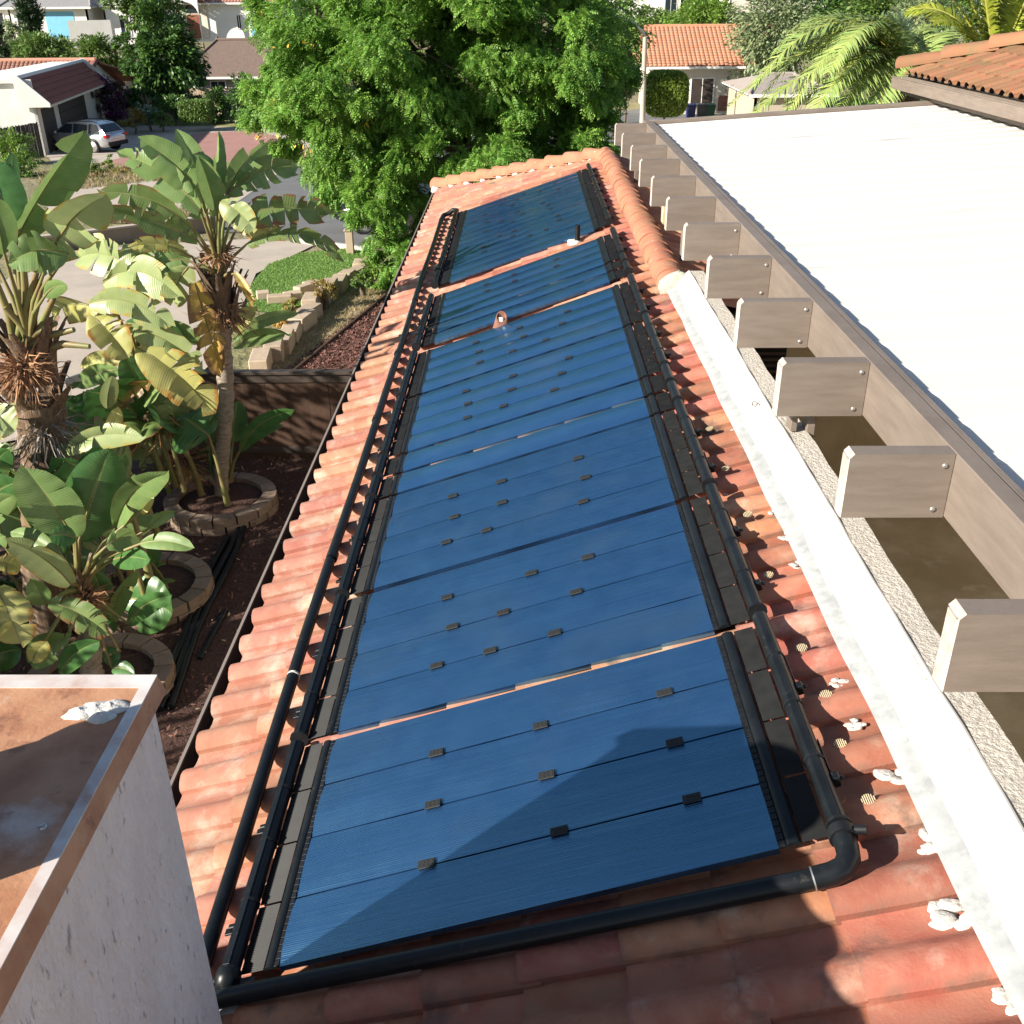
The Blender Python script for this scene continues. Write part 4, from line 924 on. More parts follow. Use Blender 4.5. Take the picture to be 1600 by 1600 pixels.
def fibres(parent, c, r, n, ln=.3, m=None, seed=3, down=.5):
    q = np.random.default_rng(seed); d = q.normal(size=(n, 3)); d /= np.linalg.norm(d, axis=1)[:, None]; d[:, 2] = d[:, 2]*.7-down*q.uniform(0, 1, n)
    b0 = np.array(c)+d*r*q.uniform(.3, 1, (n, 1)); e = b0+d*ln*q.uniform(.3, 1, (n, 1))+np.array([0, 0, -1])*ln*.3*q.uniform(0, 1, (n, 1)); s_ = np.cross(d, q.normal(size=(n, 3))); s_ *= .008/np.linalg.norm(s_, axis=1)[:, None]; mid = (b0+e)/2+q.normal(size=(n, 3))*ln*.1
    V = np.stack([b0-s_, b0+s_, mid-s_*.8, mid+s_*.8, e, e+s_*.1], 1).reshape(-1, 3); k = np.arange(n)[:, None]*6
    F = np.concatenate([k+np.array([[0, 1, 3, 2]]), k+np.array([[2, 3, 5, 4]])]); return tag(np_mesh('dry_fibres', V, F, m or m_fibre, parent), kind='stuff')
C1 = lambda x, y: (x/3.2, y/3.2)                                 # measured on enlargements of the photograph
C4 = lambda x, y: (x/2.857, 200+y/2.857)
C5 = lambda x, y: (x/3.2, 600+y/3.2)
def leaves(parent, crown, cf, k, D, rows):
    for r in rows:
        (bx, by), (tx, ty), wpx, kind = r[:4]; kw = dict(r[4]) if len(r) > 4 else {}
        d0_, d1_ = kw.pop('d', (rng.uniform(-.25, .25), rng.uniform(-.35, .35))); cr = kw.pop('cr', crown); pb, pt = cf(bx, by), cf(tx, ty)
        leaf(parent, at(*pb, D+d0_), at(*pt, D+d1_), wpx/k, kind, crown=cr, **kw)
# the tall one by the fence
D = 11.3; foot = Vector((-3.80, 11.3, -5.72)); top = at(350, 500, D)
t = thing('banana_plant', 'tall bird of paradise with one slim pale trunk and ragged crown by the brown fence', 'banana plant', 'bird of paradise plants in the side yard')
trunk_bop(t, foot, top, .085, .105, seed=4); fibres(t, top+Vector((0, 0, .15)), .16, 260, .38, seed=5); crown = at(345, 440, D)
sheaths(t, at(347, 470, D), 16, .20, .62, seed=8); fibres(t, at(340, 395, D), .12, 160, .28, seed=6, down=.1)
leaves(t, crown, C1, 3.2, D, [
 ((1050, 1030), (885, 652), 150, 'green', dict(roll=.2, tears=3, d=(.1, .3))), ((1085, 1060), (1090, 672), 105, 'green', dict(roll=1.0, fold=.7)), ((1010, 985), (715, 710), 170, 'green', dict(tears=4, d=(-.2, -.3))),
 ((1000, 1050), (612, 775), 165, 'green', dict(tears=6, d=(-.3, -.1))), ((1040, 1000), (1000, 765), 150, 'dark', dict(roll=.5, d=(.3, .5))), ((1130, 980), (1340, 712), 150, 'green', dict(roll=.4, tears=2, d=(.1, .3))), ((1150, 960), (1490, 838), 150, 'green', dict(tears=9, roll=.3, d=(.1, .5)))])
leaves(t, crown, C4, 2.857, D, [
 ((1030, 415), (1468, 385), 150, 'torn', dict(tears=12, bow=.10, d=(0, .3))), ((1100, 520), (1540, 600), 90, 'torn', dict(tears=16, bow=.22, d=(0, .2))), ((860, 440), (468, 285), 130, 'torn', dict(tears=7, bow=.12, d=(-.1, -.3))), ((880, 500), (455, 370), 110, 'torn', dict(tears=8, bow=.06, d=(-.1, -.5))),
 ((1060, 440), (1255, 490), 110, 'yellow', dict(tears=5, bow=.1)), ((985, 330), (1130, 450), 130, 'pale', dict(tears=2, d=(-.3, -.4))), ((850, 570), (540, 555), 70, 'yellow', dict(tears=10, bow=.16)), ((920, 390), (790, 180), 170, 'green', dict(tears=3, d=(.1, .3))), ((970, 390), (890, 140), 150, 'green', dict(tears=2, d=(-.2, -.3))),
 ((835, 590), (680, 640), 120, 'green', dict(tears=3, bow=.15)), ((870, 690), (985, 1105), 150, 'dry', dict(tears=6, bow=.02, d=(-.2, -.2))), ((1050, 650), (1130, 790), 60, 'dry', dict(tears=3)), ((840, 620), (770, 780), 150, 'pale', dict(tears=2))])
rebase(t, foot)
# low clump around the tall trunk's foot
t = thing('banana_plant', 'low dark green clump of bird of paradise sprouting around the tall slim trunk', 'banana plant', 'bird of paradise plants in the side yard'); cr = Vector((-3.72, 11.45, -5.5))
leaves(t, cr, C5, 3.2, 11.5, [((1200, 330), (1462, 135), 95, 'dark', dict(roll=.4, bow=.14)), ((1190, 340), (1405, 208), 55, 'dark', {}), ((1165, 290), (1190, 90), 120, 'dark', dict(roll=.3, d=(.3, .4))), ((870, 290), (775, 20), 110, 'dark', dict(roll=.3)), ((1040, 300), (1100, 20), 120, 'green', dict(d=(.3, .4))), ((950, 300), (860, 60), 110, 'green', dict(d=(.2, .3))), ((1010, 330), (1075, 350), 80, 'dark', {}), ((700, 420), (990, 222), 95, 'pale', dict(tears=4)), ((1020, 470), (800, 490), 95, 'dry', dict(tears=4, d=(-.3, -.3)))])
leaves(t, cr, C4, 2.857, 12.0, [((1040, 940), (1325, 830), 55, 'green', dict(bow=.1, cr=None)), ((1045, 970), (1285, 920), 95, 'green', dict(bow=.08, cr=None)), ((1040, 900), (1140, 800), 90, 'yellow', dict(tears=3, cr=None))]); fibres(t, cr+Vector((-.5, -.1, .35)), .25, 160, .4, seed=9)
rebase(t, cr)
# the pale yellowing clump in the middle
t = thing('banana_plant', 'pale yellowing bird of paradise clump with torn leaves left of the tall trunk', 'banana plant', 'bird of paradise plants in the side yard'); foot = Vector((-5.5, 11.0, -5.75)); cr = at(235, 640, 11.2)
trunk_bop(t, foot, cr, .11, .12, m_sheath, seed=6); sheaths(t, cr, 10, .2, .5, seed=2); fibres(t, cr+Vector((.1, -.1, 0)), .3, 200, .5, seed=12)
leaves(t, cr, C4, 2.857, 11.0, [((650, 680), (345, 580), 190, 'pale', dict(tears=6, bow=.16)), ((460, 690), (795, 750), 180, 'pale', dict(tears=3, bow=.2, d=(-.2, -.5))), ((400, 780), (755, 880), 150, 'pale', dict(tears=3, bow=.16, d=(-.4, -.5))), ((420, 800), (235, 850), 150, 'yellow', dict(tears=3, bow=.15)), ((400, 830), (575, 1030), 190, 'yellow', dict(tears=7, bow=.1, d=(-.4, -.6))),
 ((580, 890), (905, 1080), 150, 'pale', dict(tears=3, bow=.12, d=(-.4, -.4))), ((610, 980), (935, 1250), 230, 'yellow', dict(tears=4, bow=.1, d=(-.5, -.6))), ((590, 1040), (365, 1065), 70, 'yellow', dict(bow=.1)), ((530, 1080), (340, 1160), 90, 'green', dict(bow=.08)), ((560, 870), (820, 980), 130, 'dark', dict(d=(.1, .1))), ((640, 900), (900, 960), 110, 'green', dict(d=(.2, .2))),
 ((560, 650), (470, 545), 130, 'pale', dict(tears=3, d=(.2, .2))), ((700, 700), (830, 560), 150, 'green', dict(d=(.4, .6))), ((480, 1250), (500, 1110), 80, 'pale', dict(roll=.5, d=(-.6, -.6))), ((420, 1250), (390, 1170), 60, 'green', dict(d=(-.5, -.5))), ((640, 1200), (560, 1020), 130, 'dark', dict(d=(-.2, -.2))), ((700, 1240), (640, 1060), 130, 'dark', dict(d=(-.1, 0))), ((520, 1230), (660, 1130), 120, 'dry', dict(tears=6, d=(-.3, -.3))), ((600, 640), (690, 500), 110, 'green', dict(d=(.5, .7), tears=3)), ((690, 640), (780, 480), 110, 'pale', dict(d=(.5, .7), tears=2))])
rebase(t, foot)
# the big one at the left edge
D = 8.7; t = thing('banana_plant', 'large bird of paradise with thick shaggy trunk at the left edge', 'banana plant', 'bird of paradise plants in the side yard'); foot = Vector((-4.85, 8.5, -5.78)); cr = at(48, 545, D)
trunk_bop(t, foot, at(62, 610, D), .19, .235, m_sheath, seed=3); sheaths(t, at(60, 640, D), 18, .26, .45, seed=3); sheaths(t, at(52, 560, D), 14, .24, .55, seed=13); fibres(t, at(38, 575, D-.25), .2, 420, .3, m_fibre, seed=7, down=.2); fibres(t, at(70, 660, D-.1), .27, 200, .35, M('grey_fibre', (.34, .30, .26), (.20, .16, .13), 10, .9, rnd=.4, island=True), seed=17, down=.6)
leaves(t, cr, C4, 2.857, D, [((70, 500), (362, 38), 215, 'green', dict(roll=.35, tears=1, bow=.03, d=(0, -.2))), ((40, 470), (-40, 140), 190, 'dark', dict(d=(.2, .3))), ((60, 360), (56, 118), 70, 'dark', dict(roll=.5, d=(.3, .4))), ((20, 560), (-30, 300), 150, 'green', dict(roll=.4, d=(-.3, -.4))), ((230, 560), (455, 310), 250, 'pale', dict(tears=1, bow=.08, fold=.3, d=(-.1, -.5))), ((300, 560), (45, 605), 190, 'green', dict(tears=5, bow=.15, d=(-.3, -.5))), ((200, 640), (110, 500), 150, 'green', dict(tears=4, d=(-.2, -.3))),
 ((200, 750), (295, 700), 70, 'green', dict(d=(-.4, -.5), bow=.1)), ((-20, 600), (-120, 400), 200, 'green', {}), ((110, 470), (180, 400), 90, 'dark', dict(d=(.2, .2)))])
for px, py in ((100, 560), (165, 640), (240, 760), (330, 900), (400, 975), (-10, 700), (20, 800), (250, 870)):
    e = at(*C4(px, py), D-.1); c = at(*C4(110+rng.uniform(-60, 60), 1000), D); obj('petiole', MB().tube([c, c.lerp(e, .5)+Vector((.02, 0, .05)), e], [.045, .035, .024], 8), m_petiole, t)
rebase(t, foot)
# big green leaves in front
D = 7.7; t = thing('banana_plant', 'bird of paradise with big glossy upright leaves just behind the chimney', 'banana plant', 'bird of paradise plants in the side yard'); foot = Vector((-3.95, 7.5, -5.75)); cr = at(128, 925, D)
trunk_bop(t, foot, at(130, 960, D), .09, .12, seed=9); fibres(t, at(135, 935, D-.1), .12, 220, .22, seed=21, down=.2); sheaths(t, cr, 10, .13, .4, seed=6)
leaves(t, cr, C5, 3.2, D, [((395, 785), (545, 335), 270, 'dark', dict(roll=.15, bow=.03, d=(.1, .3), fold=.25)), ((370, 770), (130, 425), 270, 'green', dict(roll=-.1, bow=.06, d=(0, 0), fold=.25)), ((355, 1000), (40, 785), 160, 'pale', dict(bow=.12, d=(-.2, -.4))), ((580, 720), (820, 455), 170, 'green', dict(bow=.12, tears=1)), ((530, 815), (690, 765), 140, 'green', dict(bow=.14)), ((700, 800), (955, 820), 110, 'green', dict(bow=.10, d=(-.2, -.3))), ((560, 880), (745, 880), 110, 'dark', dict(bow=.05)), ((380, 770), (250, 760), 100, 'dark', dict(bow=.1)), ((300, 860), (60, 745), 90, 'green', dict(bow=.1)),
 ((560, 1180), (672, 935), 120, 'green', dict(d=(.2, .2), roll=.3)), ((640, 1200), (852, 1060), 100, 'dark', dict(bow=.12, d=(0, -.1))), ((250, 1090), (535, 1245), 160, 'torn', dict(tears=8, bow=.1, d=(-.4, -.5))), ((300, 1445), (492, 1290), 110, 'dark', dict(d=(-.4, -.4))), ((150, 1400), (345, 1265), 150, 'green', dict(d=(-.3, -.3))), ((160, 1390), (235, 1290), 90, 'yellow', dict(d=(-.5, -.5))), ((230, 1100), (150, 970), 130, 'green', dict(d=(-.2, -.2))), ((310, 860), (210, 660), 160, 'dark', dict(d=(.5, .6))), ((460, 1080), (330, 1080), 60, 'green', {}), ((520, 1100), (470, 940), 120, 'dark', dict(d=(.1, .1))), ((700, 640), (770, 560), 100, 'yellow', dict(d=(.1, .1))), ((750, 720), (875, 640), 70, 'green', dict(d=(.2, .2), tears=3)),
 ((330, 340), (705, 265), 130, 'pale', dict(bow=.12, tears=1, d=(.8, .7), cr=None)), ((480, 400), (320, 330), 90, 'pale', dict(d=(.9, .9), cr=None)), ((560, 330), (590, 120), 80, 'yellow', dict(d=(.9, .9), cr=None)), ((560, 1420), (670, 1450), 80, 'dark', dict(d=(-.3, -.4))), ((600, 1340), (520, 1380), 90, 'dark', dict(d=(-.2, -.2)))])
rebase(t, foot)
t = thing('banana_plant', 'yellowed drooping bird of paradise leaves at the left edge beside the chimney', 'banana plant', 'bird of paradise plants in the side yard'); foot = Vector((-4.9, 7.3, -5.75)); cr = at(-30, 880, 7.6)
trunk_bop(t, foot, cr, .1, .12, m_sheath, seed=19)
leaves(t, cr, C5, 3.2, 7.4, [((-40, 900), (95, 930), 110, 'yellow', dict(bow=.2, tears=2)), ((-20, 1020), (105, 1300), 230, 'yellow', dict(bow=.15, tears=2)), ((-60, 700), (60, 560), 130, 'green', {}), ((-80, 620), (90, 490), 190, 'dark', dict(d=(.5, .5))), ((-80, 330), (70, 420), 160, 'green', dict(d=(.9, .8))), ((-60, 130), (70, 230), 200, 'pale', dict(d=(.9, .8), tears=2)), ((-70, 820), (20, 760), 120, 'green', dict(d=(.2, .2))), ((-60, 1100), (60, 1190), 120, 'green', {}), ((-60, 1390), (100, 1330), 150, 'dark', dict(d=(.2, .2))), ((-60, 480), (40, 330), 130, 'dark', dict(d=(.8, .8)))])
rebase(t, foot)
# lower leaves filling the thicket on the left
t = thing('banana_plant', 'dense low thicket of bird of paradise leaves between the shaggy trunk and the planter rings', 'banana plant', 'bird of paradise plants in the side yard'); q = random.Random(31)
for i in range(38):
    px, py = q.uniform(-30, 205), q.uniform(690, 1050); y = 8.5+q.uniform(-.3, 1.2)
    if i >= 26: px, py, y = q.uniform(120, 330), q.uniform(610, 735), 11.2+q.uniform(-.6, .5)
    b0 = at(px, py, y); a = q.uniform(0, 6.28); L = q.uniform(.45, .85); e = b0+Vector((cos(a)*L*.7, sin(a)*L*.5-.15, L*q.uniform(-.1, .75)))
    leaf(t, b0, e, q.uniform(75, 130)*8.6/y, q.choice(['green', 'green', 'dark', 'dark', 'dark', 'pale', 'torn']), roll=q.uniform(-.7, .7), bow=q.uniform(.03, .2), tears=q.choice([0, 0, 2, 4]), crown=(b0.x*.97, b0.y+q.uniform(-.1, .3), max(-5.75, b0.z-.9)), seed=i+500)
rebase(t, (-4.8, 9, -5.8))
# bare trunk in the middle ring with a few shoots
t = thing('banana_plant', 'thin pale banana trunk with small green shoots standing in the middle planter ring', 'banana plant', 'bird of paradise plants in the side yard'); foot = Vector((-4.1, 9.2, -5.72)); top = at(218, 800, 9.3)
trunk_bop(t, foot, top, .085, .07, seed=2); leaves(t, top, C5, 3.2, 9.3, [((690, 640), (640, 480), 110, 'green', dict(d=(.1, .1))), ((720, 700), (700, 540), 90, 'dark', dict(d=(.2, .3))), ((680, 600), (600, 470), 100, 'green', {})]); lo = foot+Vector((.3, -.1, .05))
leaves(t, lo, C5, 3.2, 9.1, [((765, 930), (830, 900), 25, 'green', {}), ((790, 1000), (875, 985), 25, 'green', {}), ((770, 920), (800, 830), 40, 'dark', {}), ((800, 1020), (850, 1030), 25, 'green', {}), ((760, 900), (745, 820), 60, 'dark', {})]); rebase(t, foot)

# ============================================================ trees and shrubs
def unit(n):
    d = NR.normal(size=(n, 3)); return d/np.linalg.norm(d, axis=1)[:, None]
LEAFLET = (np.array([[-.5, 0, 0], [0, .22, .03], [.5, 0, -.06], [0, -.22, .03]]), np.array([[0, 1, 2, 3]]))
def frond_template(k=5):                                         # a drooping compound leaf: pairs of leaflets along a stalk
    V = []; F = []
    for i in range(k):
        t = (i+.4)/k; x = t; z = -.35*t*t; w = .22*sin(pi*(t*.8+.15))+.05
        for s in (-1, 1):
            o = len(V); V += [(x-.07, .015*s, z), (x+.08, .02*s, z-.02), (x+.13, s*w, z-.10-.05*t), (x+.0, s*w*.8, z-.07)]; F.append((o, o+1, o+2, o+3) if s > 0 else (o+3, o+2, o+1, o))
    return np.array(V), np.array(F)
FROND = frond_template()
def scatter(name, P_, D_, sz, tmpl, m, parent=None, jitter=.35, droop=.3):
    """instances of a leaf template at points P_, pointing along D_"""
    n = len(P_); tv, tf = tmpl
    X = D_ + NR.normal(0, jitter, (n, 3)) + np.array([0, 0, -droop]); X /= np.linalg.norm(X, axis=1)[:, None]
    Z = np.array([0, 0, 1.0]) + NR.normal(0, .45, (n, 3)); Y = np.cross(Z, X); Y /= np.linalg.norm(Y, axis=1)[:, None]+1e-9; Z = np.cross(X, Y)
    s_ = sz*NR.uniform(.6, 1.35, n)
    V = P_[:, None, :] + s_[:, None, None]*(tv[None, :, 0:1]*X[:, None, :] + tv[None, :, 1:2]*Y[:, None, :] + tv[None, :, 2:3]*Z[:, None, :])
    F = (np.arange(n)[:, None, None]*len(tv) + tf[None]).reshape(-1, tf.shape[1])
    return np_mesh(name, V, F, m, parent)
def crown_pts(c, r, n, clumps, shell=.55, cl=.22, bottom=-1.0):
    d = unit(clumps*3); d = d[d[:, 2] > bottom][:clumps]; k = len(d)
    rad = NR.uniform(shell, 1.0, k)*(1+.16*np.sin(d[:, 0]*5+d[:, 2]*4)); cc = np.array(c)+d*np.array(r)*rad[:, None]
    i = NR.integers(0, k, n); off = unit(n)*(NR.uniform(0, 1, n)**.5)[:, None]*cl*np.mean(r)*NR.uniform(.6, 1.3, k)[i][:, None]
    off[:, 2] *= .75; return cc[i]+off, d[i]*.8+off/(cl*np.mean(r))*.6
def tree(name, label, cat, c, r, foot, n, sz, m, clumps=60, tmpl=LEAFLET, group=None, shell=.45, cl=.28, tr=.12, bottom=-1.0, droop=.3, trunk=True, limbs=6):
    t = thing(name, label, cat, group); c = Vector(c); foot = Vector(foot)
    n = int(n*1.9); P_, D_ = crown_pts(c, r, n, int(clumps*1.3), shell, cl, bottom); scatter('crown', P_, D_, sz*.95, tmpl, m, t, droop=droop)
    if trunk:
        mb = MB(); top = c+Vector((0, 0, -r[2]*.2)); mb.tube([foot, foot.lerp(top, .4)+Vector((rng.uniform(-.1, .1), 0, 0)), top], [tr*1.25, tr, tr*.6], 9)
        for i in range(limbs):
            a = 6.28*i/limbs+rng.uniform(-.4, .4); s_ = foot.lerp(top, rng.uniform(.5, .9)); e = c+Vector((cos(a)*r[0]*.7, sin(a)*r[1]*.7, r[2]*rng.uniform(-.3, .6)))
            mb.tube([s_, s_.lerp(e, .5)+Vector((0, 0, .12*r[2])), e], [tr*.5, tr*.32, tr*.12], 6)
        obj('trunk', mb, m_bole, t)
    return rebase(t, foot)
f_big = foliage('feathery_leaf', (.125, .265, .04), (.21, .375, .06), .40, .02, .40)
f_dark = foliage('glossy_leaf', (.05, .11, .022), (.085, .17, .035), .45, .015, .2, .4)
f_mid = foliage('mid_leaf', (.10, .18, .035), (.15, .24, .05), .4, .02, .25)
f_lime = foliage('lime_leaf', (.15, .27, .04), (.19, .30, .05), .35, .02, .3)
f_pale = foliage('grey_leaf', (.20, .27, .12), (.26, .31, .16), .35, .015, .25)
f_yel = foliage('golden_leaf', (.24, .24, .05), (.30, .20, .06), .4, .03, .25)
f_cyp = foliage('cypress_leaf', (.025, .06, .02), (.04, .085, .03), .4, .01, .1)
f_purple = foliage('purple_bloom', (.16, .02, .13), (.06, .05, .03), .5, .02, .2)
f_agave = foliage('agave_leaf', (.14, .22, .14), (.20, .27, .16), .3, .01, .1)
# the big feathery tree behind the hip end
BT = thing('feathery_tree', 'big bright green feathery tree hanging over the street behind the hip end', 'tree')
lobes = [((-1.9, 25.2, -1.2), (4.4, 3.4, 2.6), 15000, 74), ((2.0, 25.8, -1.5), (2.9, 2.9, 2.5), 8500, 46), ((-4.5, 24.6, -2.2), (2.3, 2.3, 2.2), 7000, 40), ((-3.0, 23.9, -4.2), (1.35, 1.5, 1.7), 4200, 24), ((-.6, 24.6, -3.2), (3.6, 2.4, 1.2), 6500, 36), ((.4, 25.0, .9), (4.0, 3, 1.2), 6000, 30), ((-4.9, 24.9, -.6), (2.0, 2, 1.6), 4500, 26), ((-2.7, 23.6, -5.5), (.9, 1.0, .8), 1500, 12), ((2.6, 25.2, -3.2), (1.9, 1.8, 1.1), 3400, 20), ((-.4, 26.0, -1.0), (2.4, 2.0, 1.8), 6000, 40)]
PP = []; DD = []
lobes = [((-1.78+(c[0]+1.2)*.76, c[1], c[2]), (r[0]*.80, r[1]*.9, r[2]*.94), n, k) for c, r, n, k in lobes]
for c, r, n, k in lobes:
    p, d = crown_pts(c, r, int(n*1.6), int(k*1.4), .45, .20); PP.append(p); DD.append(d)
PP = np.concatenate(PP); DD = np.concatenate(DD)
scatter('crown', PP, DD, .215, FROND, f_big, BT, jitter=.55, droop=.4)
mb = MB(); foot = Vector((-1.6, 25.6, zg(25.6))); hub = Vector((-1.4, 25.6, -3.6)); mb.tube([foot, foot+Vector((.1, 0, 1.2)), hub], [.26, .2, .17], 10)
for c, r, n, k in lobes:
    c = Vector(c); mb.tube([hub, hub.lerp(c, .5)+Vector((0, 0, .3)), c], [.11, .08, .03], 7)
    for i in range(5):
        d = Vector(unit(1)[0]); e = c+Vector((d.x*r[0], d.y*r[1], d.z*r[2]))*.8; mb.tube([c, c.lerp(e, .5)+Vector((0, 0, .1)), e], [.035, .022, .008], 5)
obj('trunk', mb, m_bole, BT)
YB = scatter('yellow_blooms', *crown_pts((-4.6, 23.4, -1.9), (1.6, .8, 1.8), 90, 16, .7, .15), .10, LEAFLET, M('orange_bloom', (.7, .35, .04), (.6, .42, .05), 3, .7, rnd=.3, island=True), BT); tag(YB, kind='stuff'); rebase(BT, foot)
# round glossy tree and its taller neighbour
def spot(px, py, y): return at(px, py, y)
tree('magnolia_tree', 'round dark glossy tree standing in front of the tan fence', 'tree', at(254, 84, 74), (2.55, 2.4, 3.0), gnd(272, 160), 9000, .34, f_dark, 70, tr=.16)
tree('street_tree', 'tall bright green leafy tree behind the dark glossy one, cut by the frame top', 'tree', at(231, 2, 88), (2.6, 2.4, 2.6), (at(231, 2, 88).x, 88, -7.8), 5200, .34, f_mid, 50, tr=.18)
tree('cypress_tree', 'dark columnar cypress standing left of the grey roofed house', 'tree', at(44, 12, 92), (1.05, 1.05, 3.6), (at(44, 12, 92).x, 92, -7.8), 4500, .26, f_cyp, 60, cl=.3, droop=-.6)
tree('cypress_tree', 'thin dark cypress at the very left edge of the picture', 'tree', at(0, 62, 80), (.5, .5, 2.0), (at(0, 62, 80).x, 80, -7.8), 1600, .24, f_cyp, 30, cl=.35, droop=-.6)
for i, (px, py, y, rx, rz, n, m, sz, lab, cat) in enumerate([
 (60, 76, 84, 2.7, .95, 3000, f_mid, .28, 'long rounded green bush below the blue garage door', 'bush'), (20, 48, 90, 1.2, 1.2, 900, f_pale, .28, 'small pale green tree between the two cypresses', 'tree'), (150, 82, 82, 1.85, 1.5, 2400, f_mid, .28, 'leafy green shrub in front of the white garden wall', 'bush'), (200, 74, 80, 1.0, 1.3, 1000, f_dark, .28, 'dark shrub touching the left side of the round glossy tree', 'bush'),
 (100, 68, 88, 1.2, .5, 600, f_dark, .22, 'low clipped dark hedge beside the white garden wall', 'hedge'), (80, 10, 118, 2.4, 1.6, 1500, f_pale, .4, 'olive coloured tree behind the grey roofed house', 'tree'), (170, 22, 112, 2.9, 1.2, 1800, f_mid, .4, 'green tree rising behind the white wall house', 'tree'),
 (182, 158, 70.5, 1.15, 1.35, 1500, f_purple, .2, 'dark bush with purple blooms against the garage house', 'bush'), (168, 150, 72, .9, 1.3, 900, f_dark, .22, 'dark green bush behind the purple flowering one', 'bush'), (206, 158, 72.5, .9, 1.0, 900, f_dark, .22, 'dark bush right of the purple flowering one', 'bush'),
 (208, 186, 66.5, .85, .6, 700, f_yel, .18, 'low golden shrub at the corner of the red driveway', 'bush'), (232, 178, 68, 1.0, .6, 700, f_agave, .3, 'spiky grey green agave clump beside the golden shrub', 'bush'), (252, 184, 67.5, .65, .5, 500, f_mid, .16, 'small rounded shrub right of the agave clump', 'bush'), (270, 166, 71, 1.2, .95, 1100, f_dark, .22, 'dark bush beneath the round glossy tree', 'bush'),
 (292, 152, 75, 1.1, .7, 700, f_pale, .22, 'pale bush against the tan fence behind the square hedge', 'bush'), (336, 163, 72, 1.0, 1.2, 1100, f_dark, .24, 'dark green bush right of the square clipped hedge', 'bush'), (358, 165, 72.5, .5, 1.0, 500, f_agave, .3, 'thin upright plant between two dark bushes at the tan fence', 'plant'), (385, 152, 71, 1.3, 1.6, 1500, f_dark, .24, 'shaded dark bush where the tan fence meets the feathery tree', 'bush'), (222, 132, 76.5, .8, .9, 600, f_mid, .22, 'thin shrub at the left end of the tan fence', 'bush'),
 (18, 234, 52, 1.25, 1.2, 1900, f_lime, .16, 'light green bush in front of the weathered dark wooden fence', 'bush'), (38, 262, 47, .9, 1.0, 900, f_mid, .16, 'green bush behind the big left leaf, nearer than the dark fence', 'bush'), (112, 282, 46, .85, .45, 1200, f_yel, .12, 'yellow green low bush in the dry bed', 'bush'), (136, 270, 48, .75, .75, 900, f_lime, .12, 'taller bright green shrub beside the yellow green bush', 'bush'), (171, 262, 49.5, .35, .65, 400, f_lime, .14, 'thin green sapling in the dry bed', 'plant'), (158, 282, 46.5, .6, .35, 500, M('rust_leaf', (.20, .13, .05), (.14, .10, .05), 3, .8, rnd=.4, island=True), .1, 'low rusty brown shrub in the dry bed', 'bush'), (200, 268, 48, 1.0, .22, 500, f_yel, .1, 'flat dry ground cover in the bed by the red driveway', 'plant'),
 (506, 449, 21.6, .32, .24, 900, f_yel, .06, 'rounded golden green shrub on top of the block wall', 'bush'), (452, 478, 20.0, .24, .18, 500, f_yel, .055, 'small yellow shrub in the corner of the stepped blocks', 'bush'), (440, 500, 19.3, .18, .15, 350, M('orange_leaf', (.42, .22, .03), (.36, .26, .05), 3, .8, rnd=.4, island=True), .05, 'little orange flowered plant below the small yellow shrub', 'plant'),
 (588, 420, 24.5, .5, .32, 900, f_lime, .09, 'sprawling green plant at the upper end of the block wall', 'plant'), (566, 436, 22.8, .32, .22, 500, f_mid, .08, 'green plant just below the sprawling one on the block wall', 'plant'),
 (1100, 34, 92, 3.2, 1.9, 3600, f_lime, .34, 'bright yellow green bushy tree behind the orange roofed house', 'tree'), (1030, 40, 98, 2.4, 1.4, 1500, f_mid, .4, 'small green tree left of the bright bushy one', 'tree'), (1215, 48, 74, 2.9, 4.2, 5200, f_pale, .34, 'tall pale grey green tree beside the orange roofed house', 'tree'), (1290, 30, 92, 3.2, 2.6, 2800, f_dark, .42, 'dark green tree between the pale tree and the palm', 'tree'), (1360, 28, 78, 3.3, 2.9, 3200, f_mid, .36, 'mid green tree directly behind the arching palm', 'tree'), (1440, 40, 66, 2.5, 2.6, 2600, f_pale, .30, 'pale shrubby tree behind the main house roof', 'tree'), (1410, 120, 46, 2.2, 2.6, 2400, f_dark, .2, 'dark bush below the arching palm by the gutter corner', 'bush'), (1550, 10, 90, 4.0, 3.0, 2600, f_mid, .4, 'green tree at the top right corner', 'tree'),
 (972, 60, 66, 1.6, 1.9, 2200, f_mid, .24, 'green tree touching the street lamp from the left', 'tree'), (978, 128, 66, 1.3, 1.4, 1600, f_dark, .22, 'dark leafy shrub at the foot of the street lamp', 'bush'), (955, 30, 70, 2.5, 2.2, 2000, f_mid, .3, 'leafy tree behind the right side of the feathery tree', 'tree')]):
    c = at(px, py, y); rr = rx; foot = (c.x, c.y, min(zg(c.y), c.z-rz*.5)); cls = 'shrub' if cat == 'bush' else cat if cat != 'tree' else 'tree'
    tree({'bush': 'shrub', 'plant': 'garden_plant', 'hedge': 'hedge', 'tree': 'garden_tree'}[cat], lab, cat, c, (rx, rx*.85, rz), foot, n, sz, m, max(14, int(n/45)), shell=.35, cl=.36, trunk=True, tr=.05+.02*rx, limbs=5)
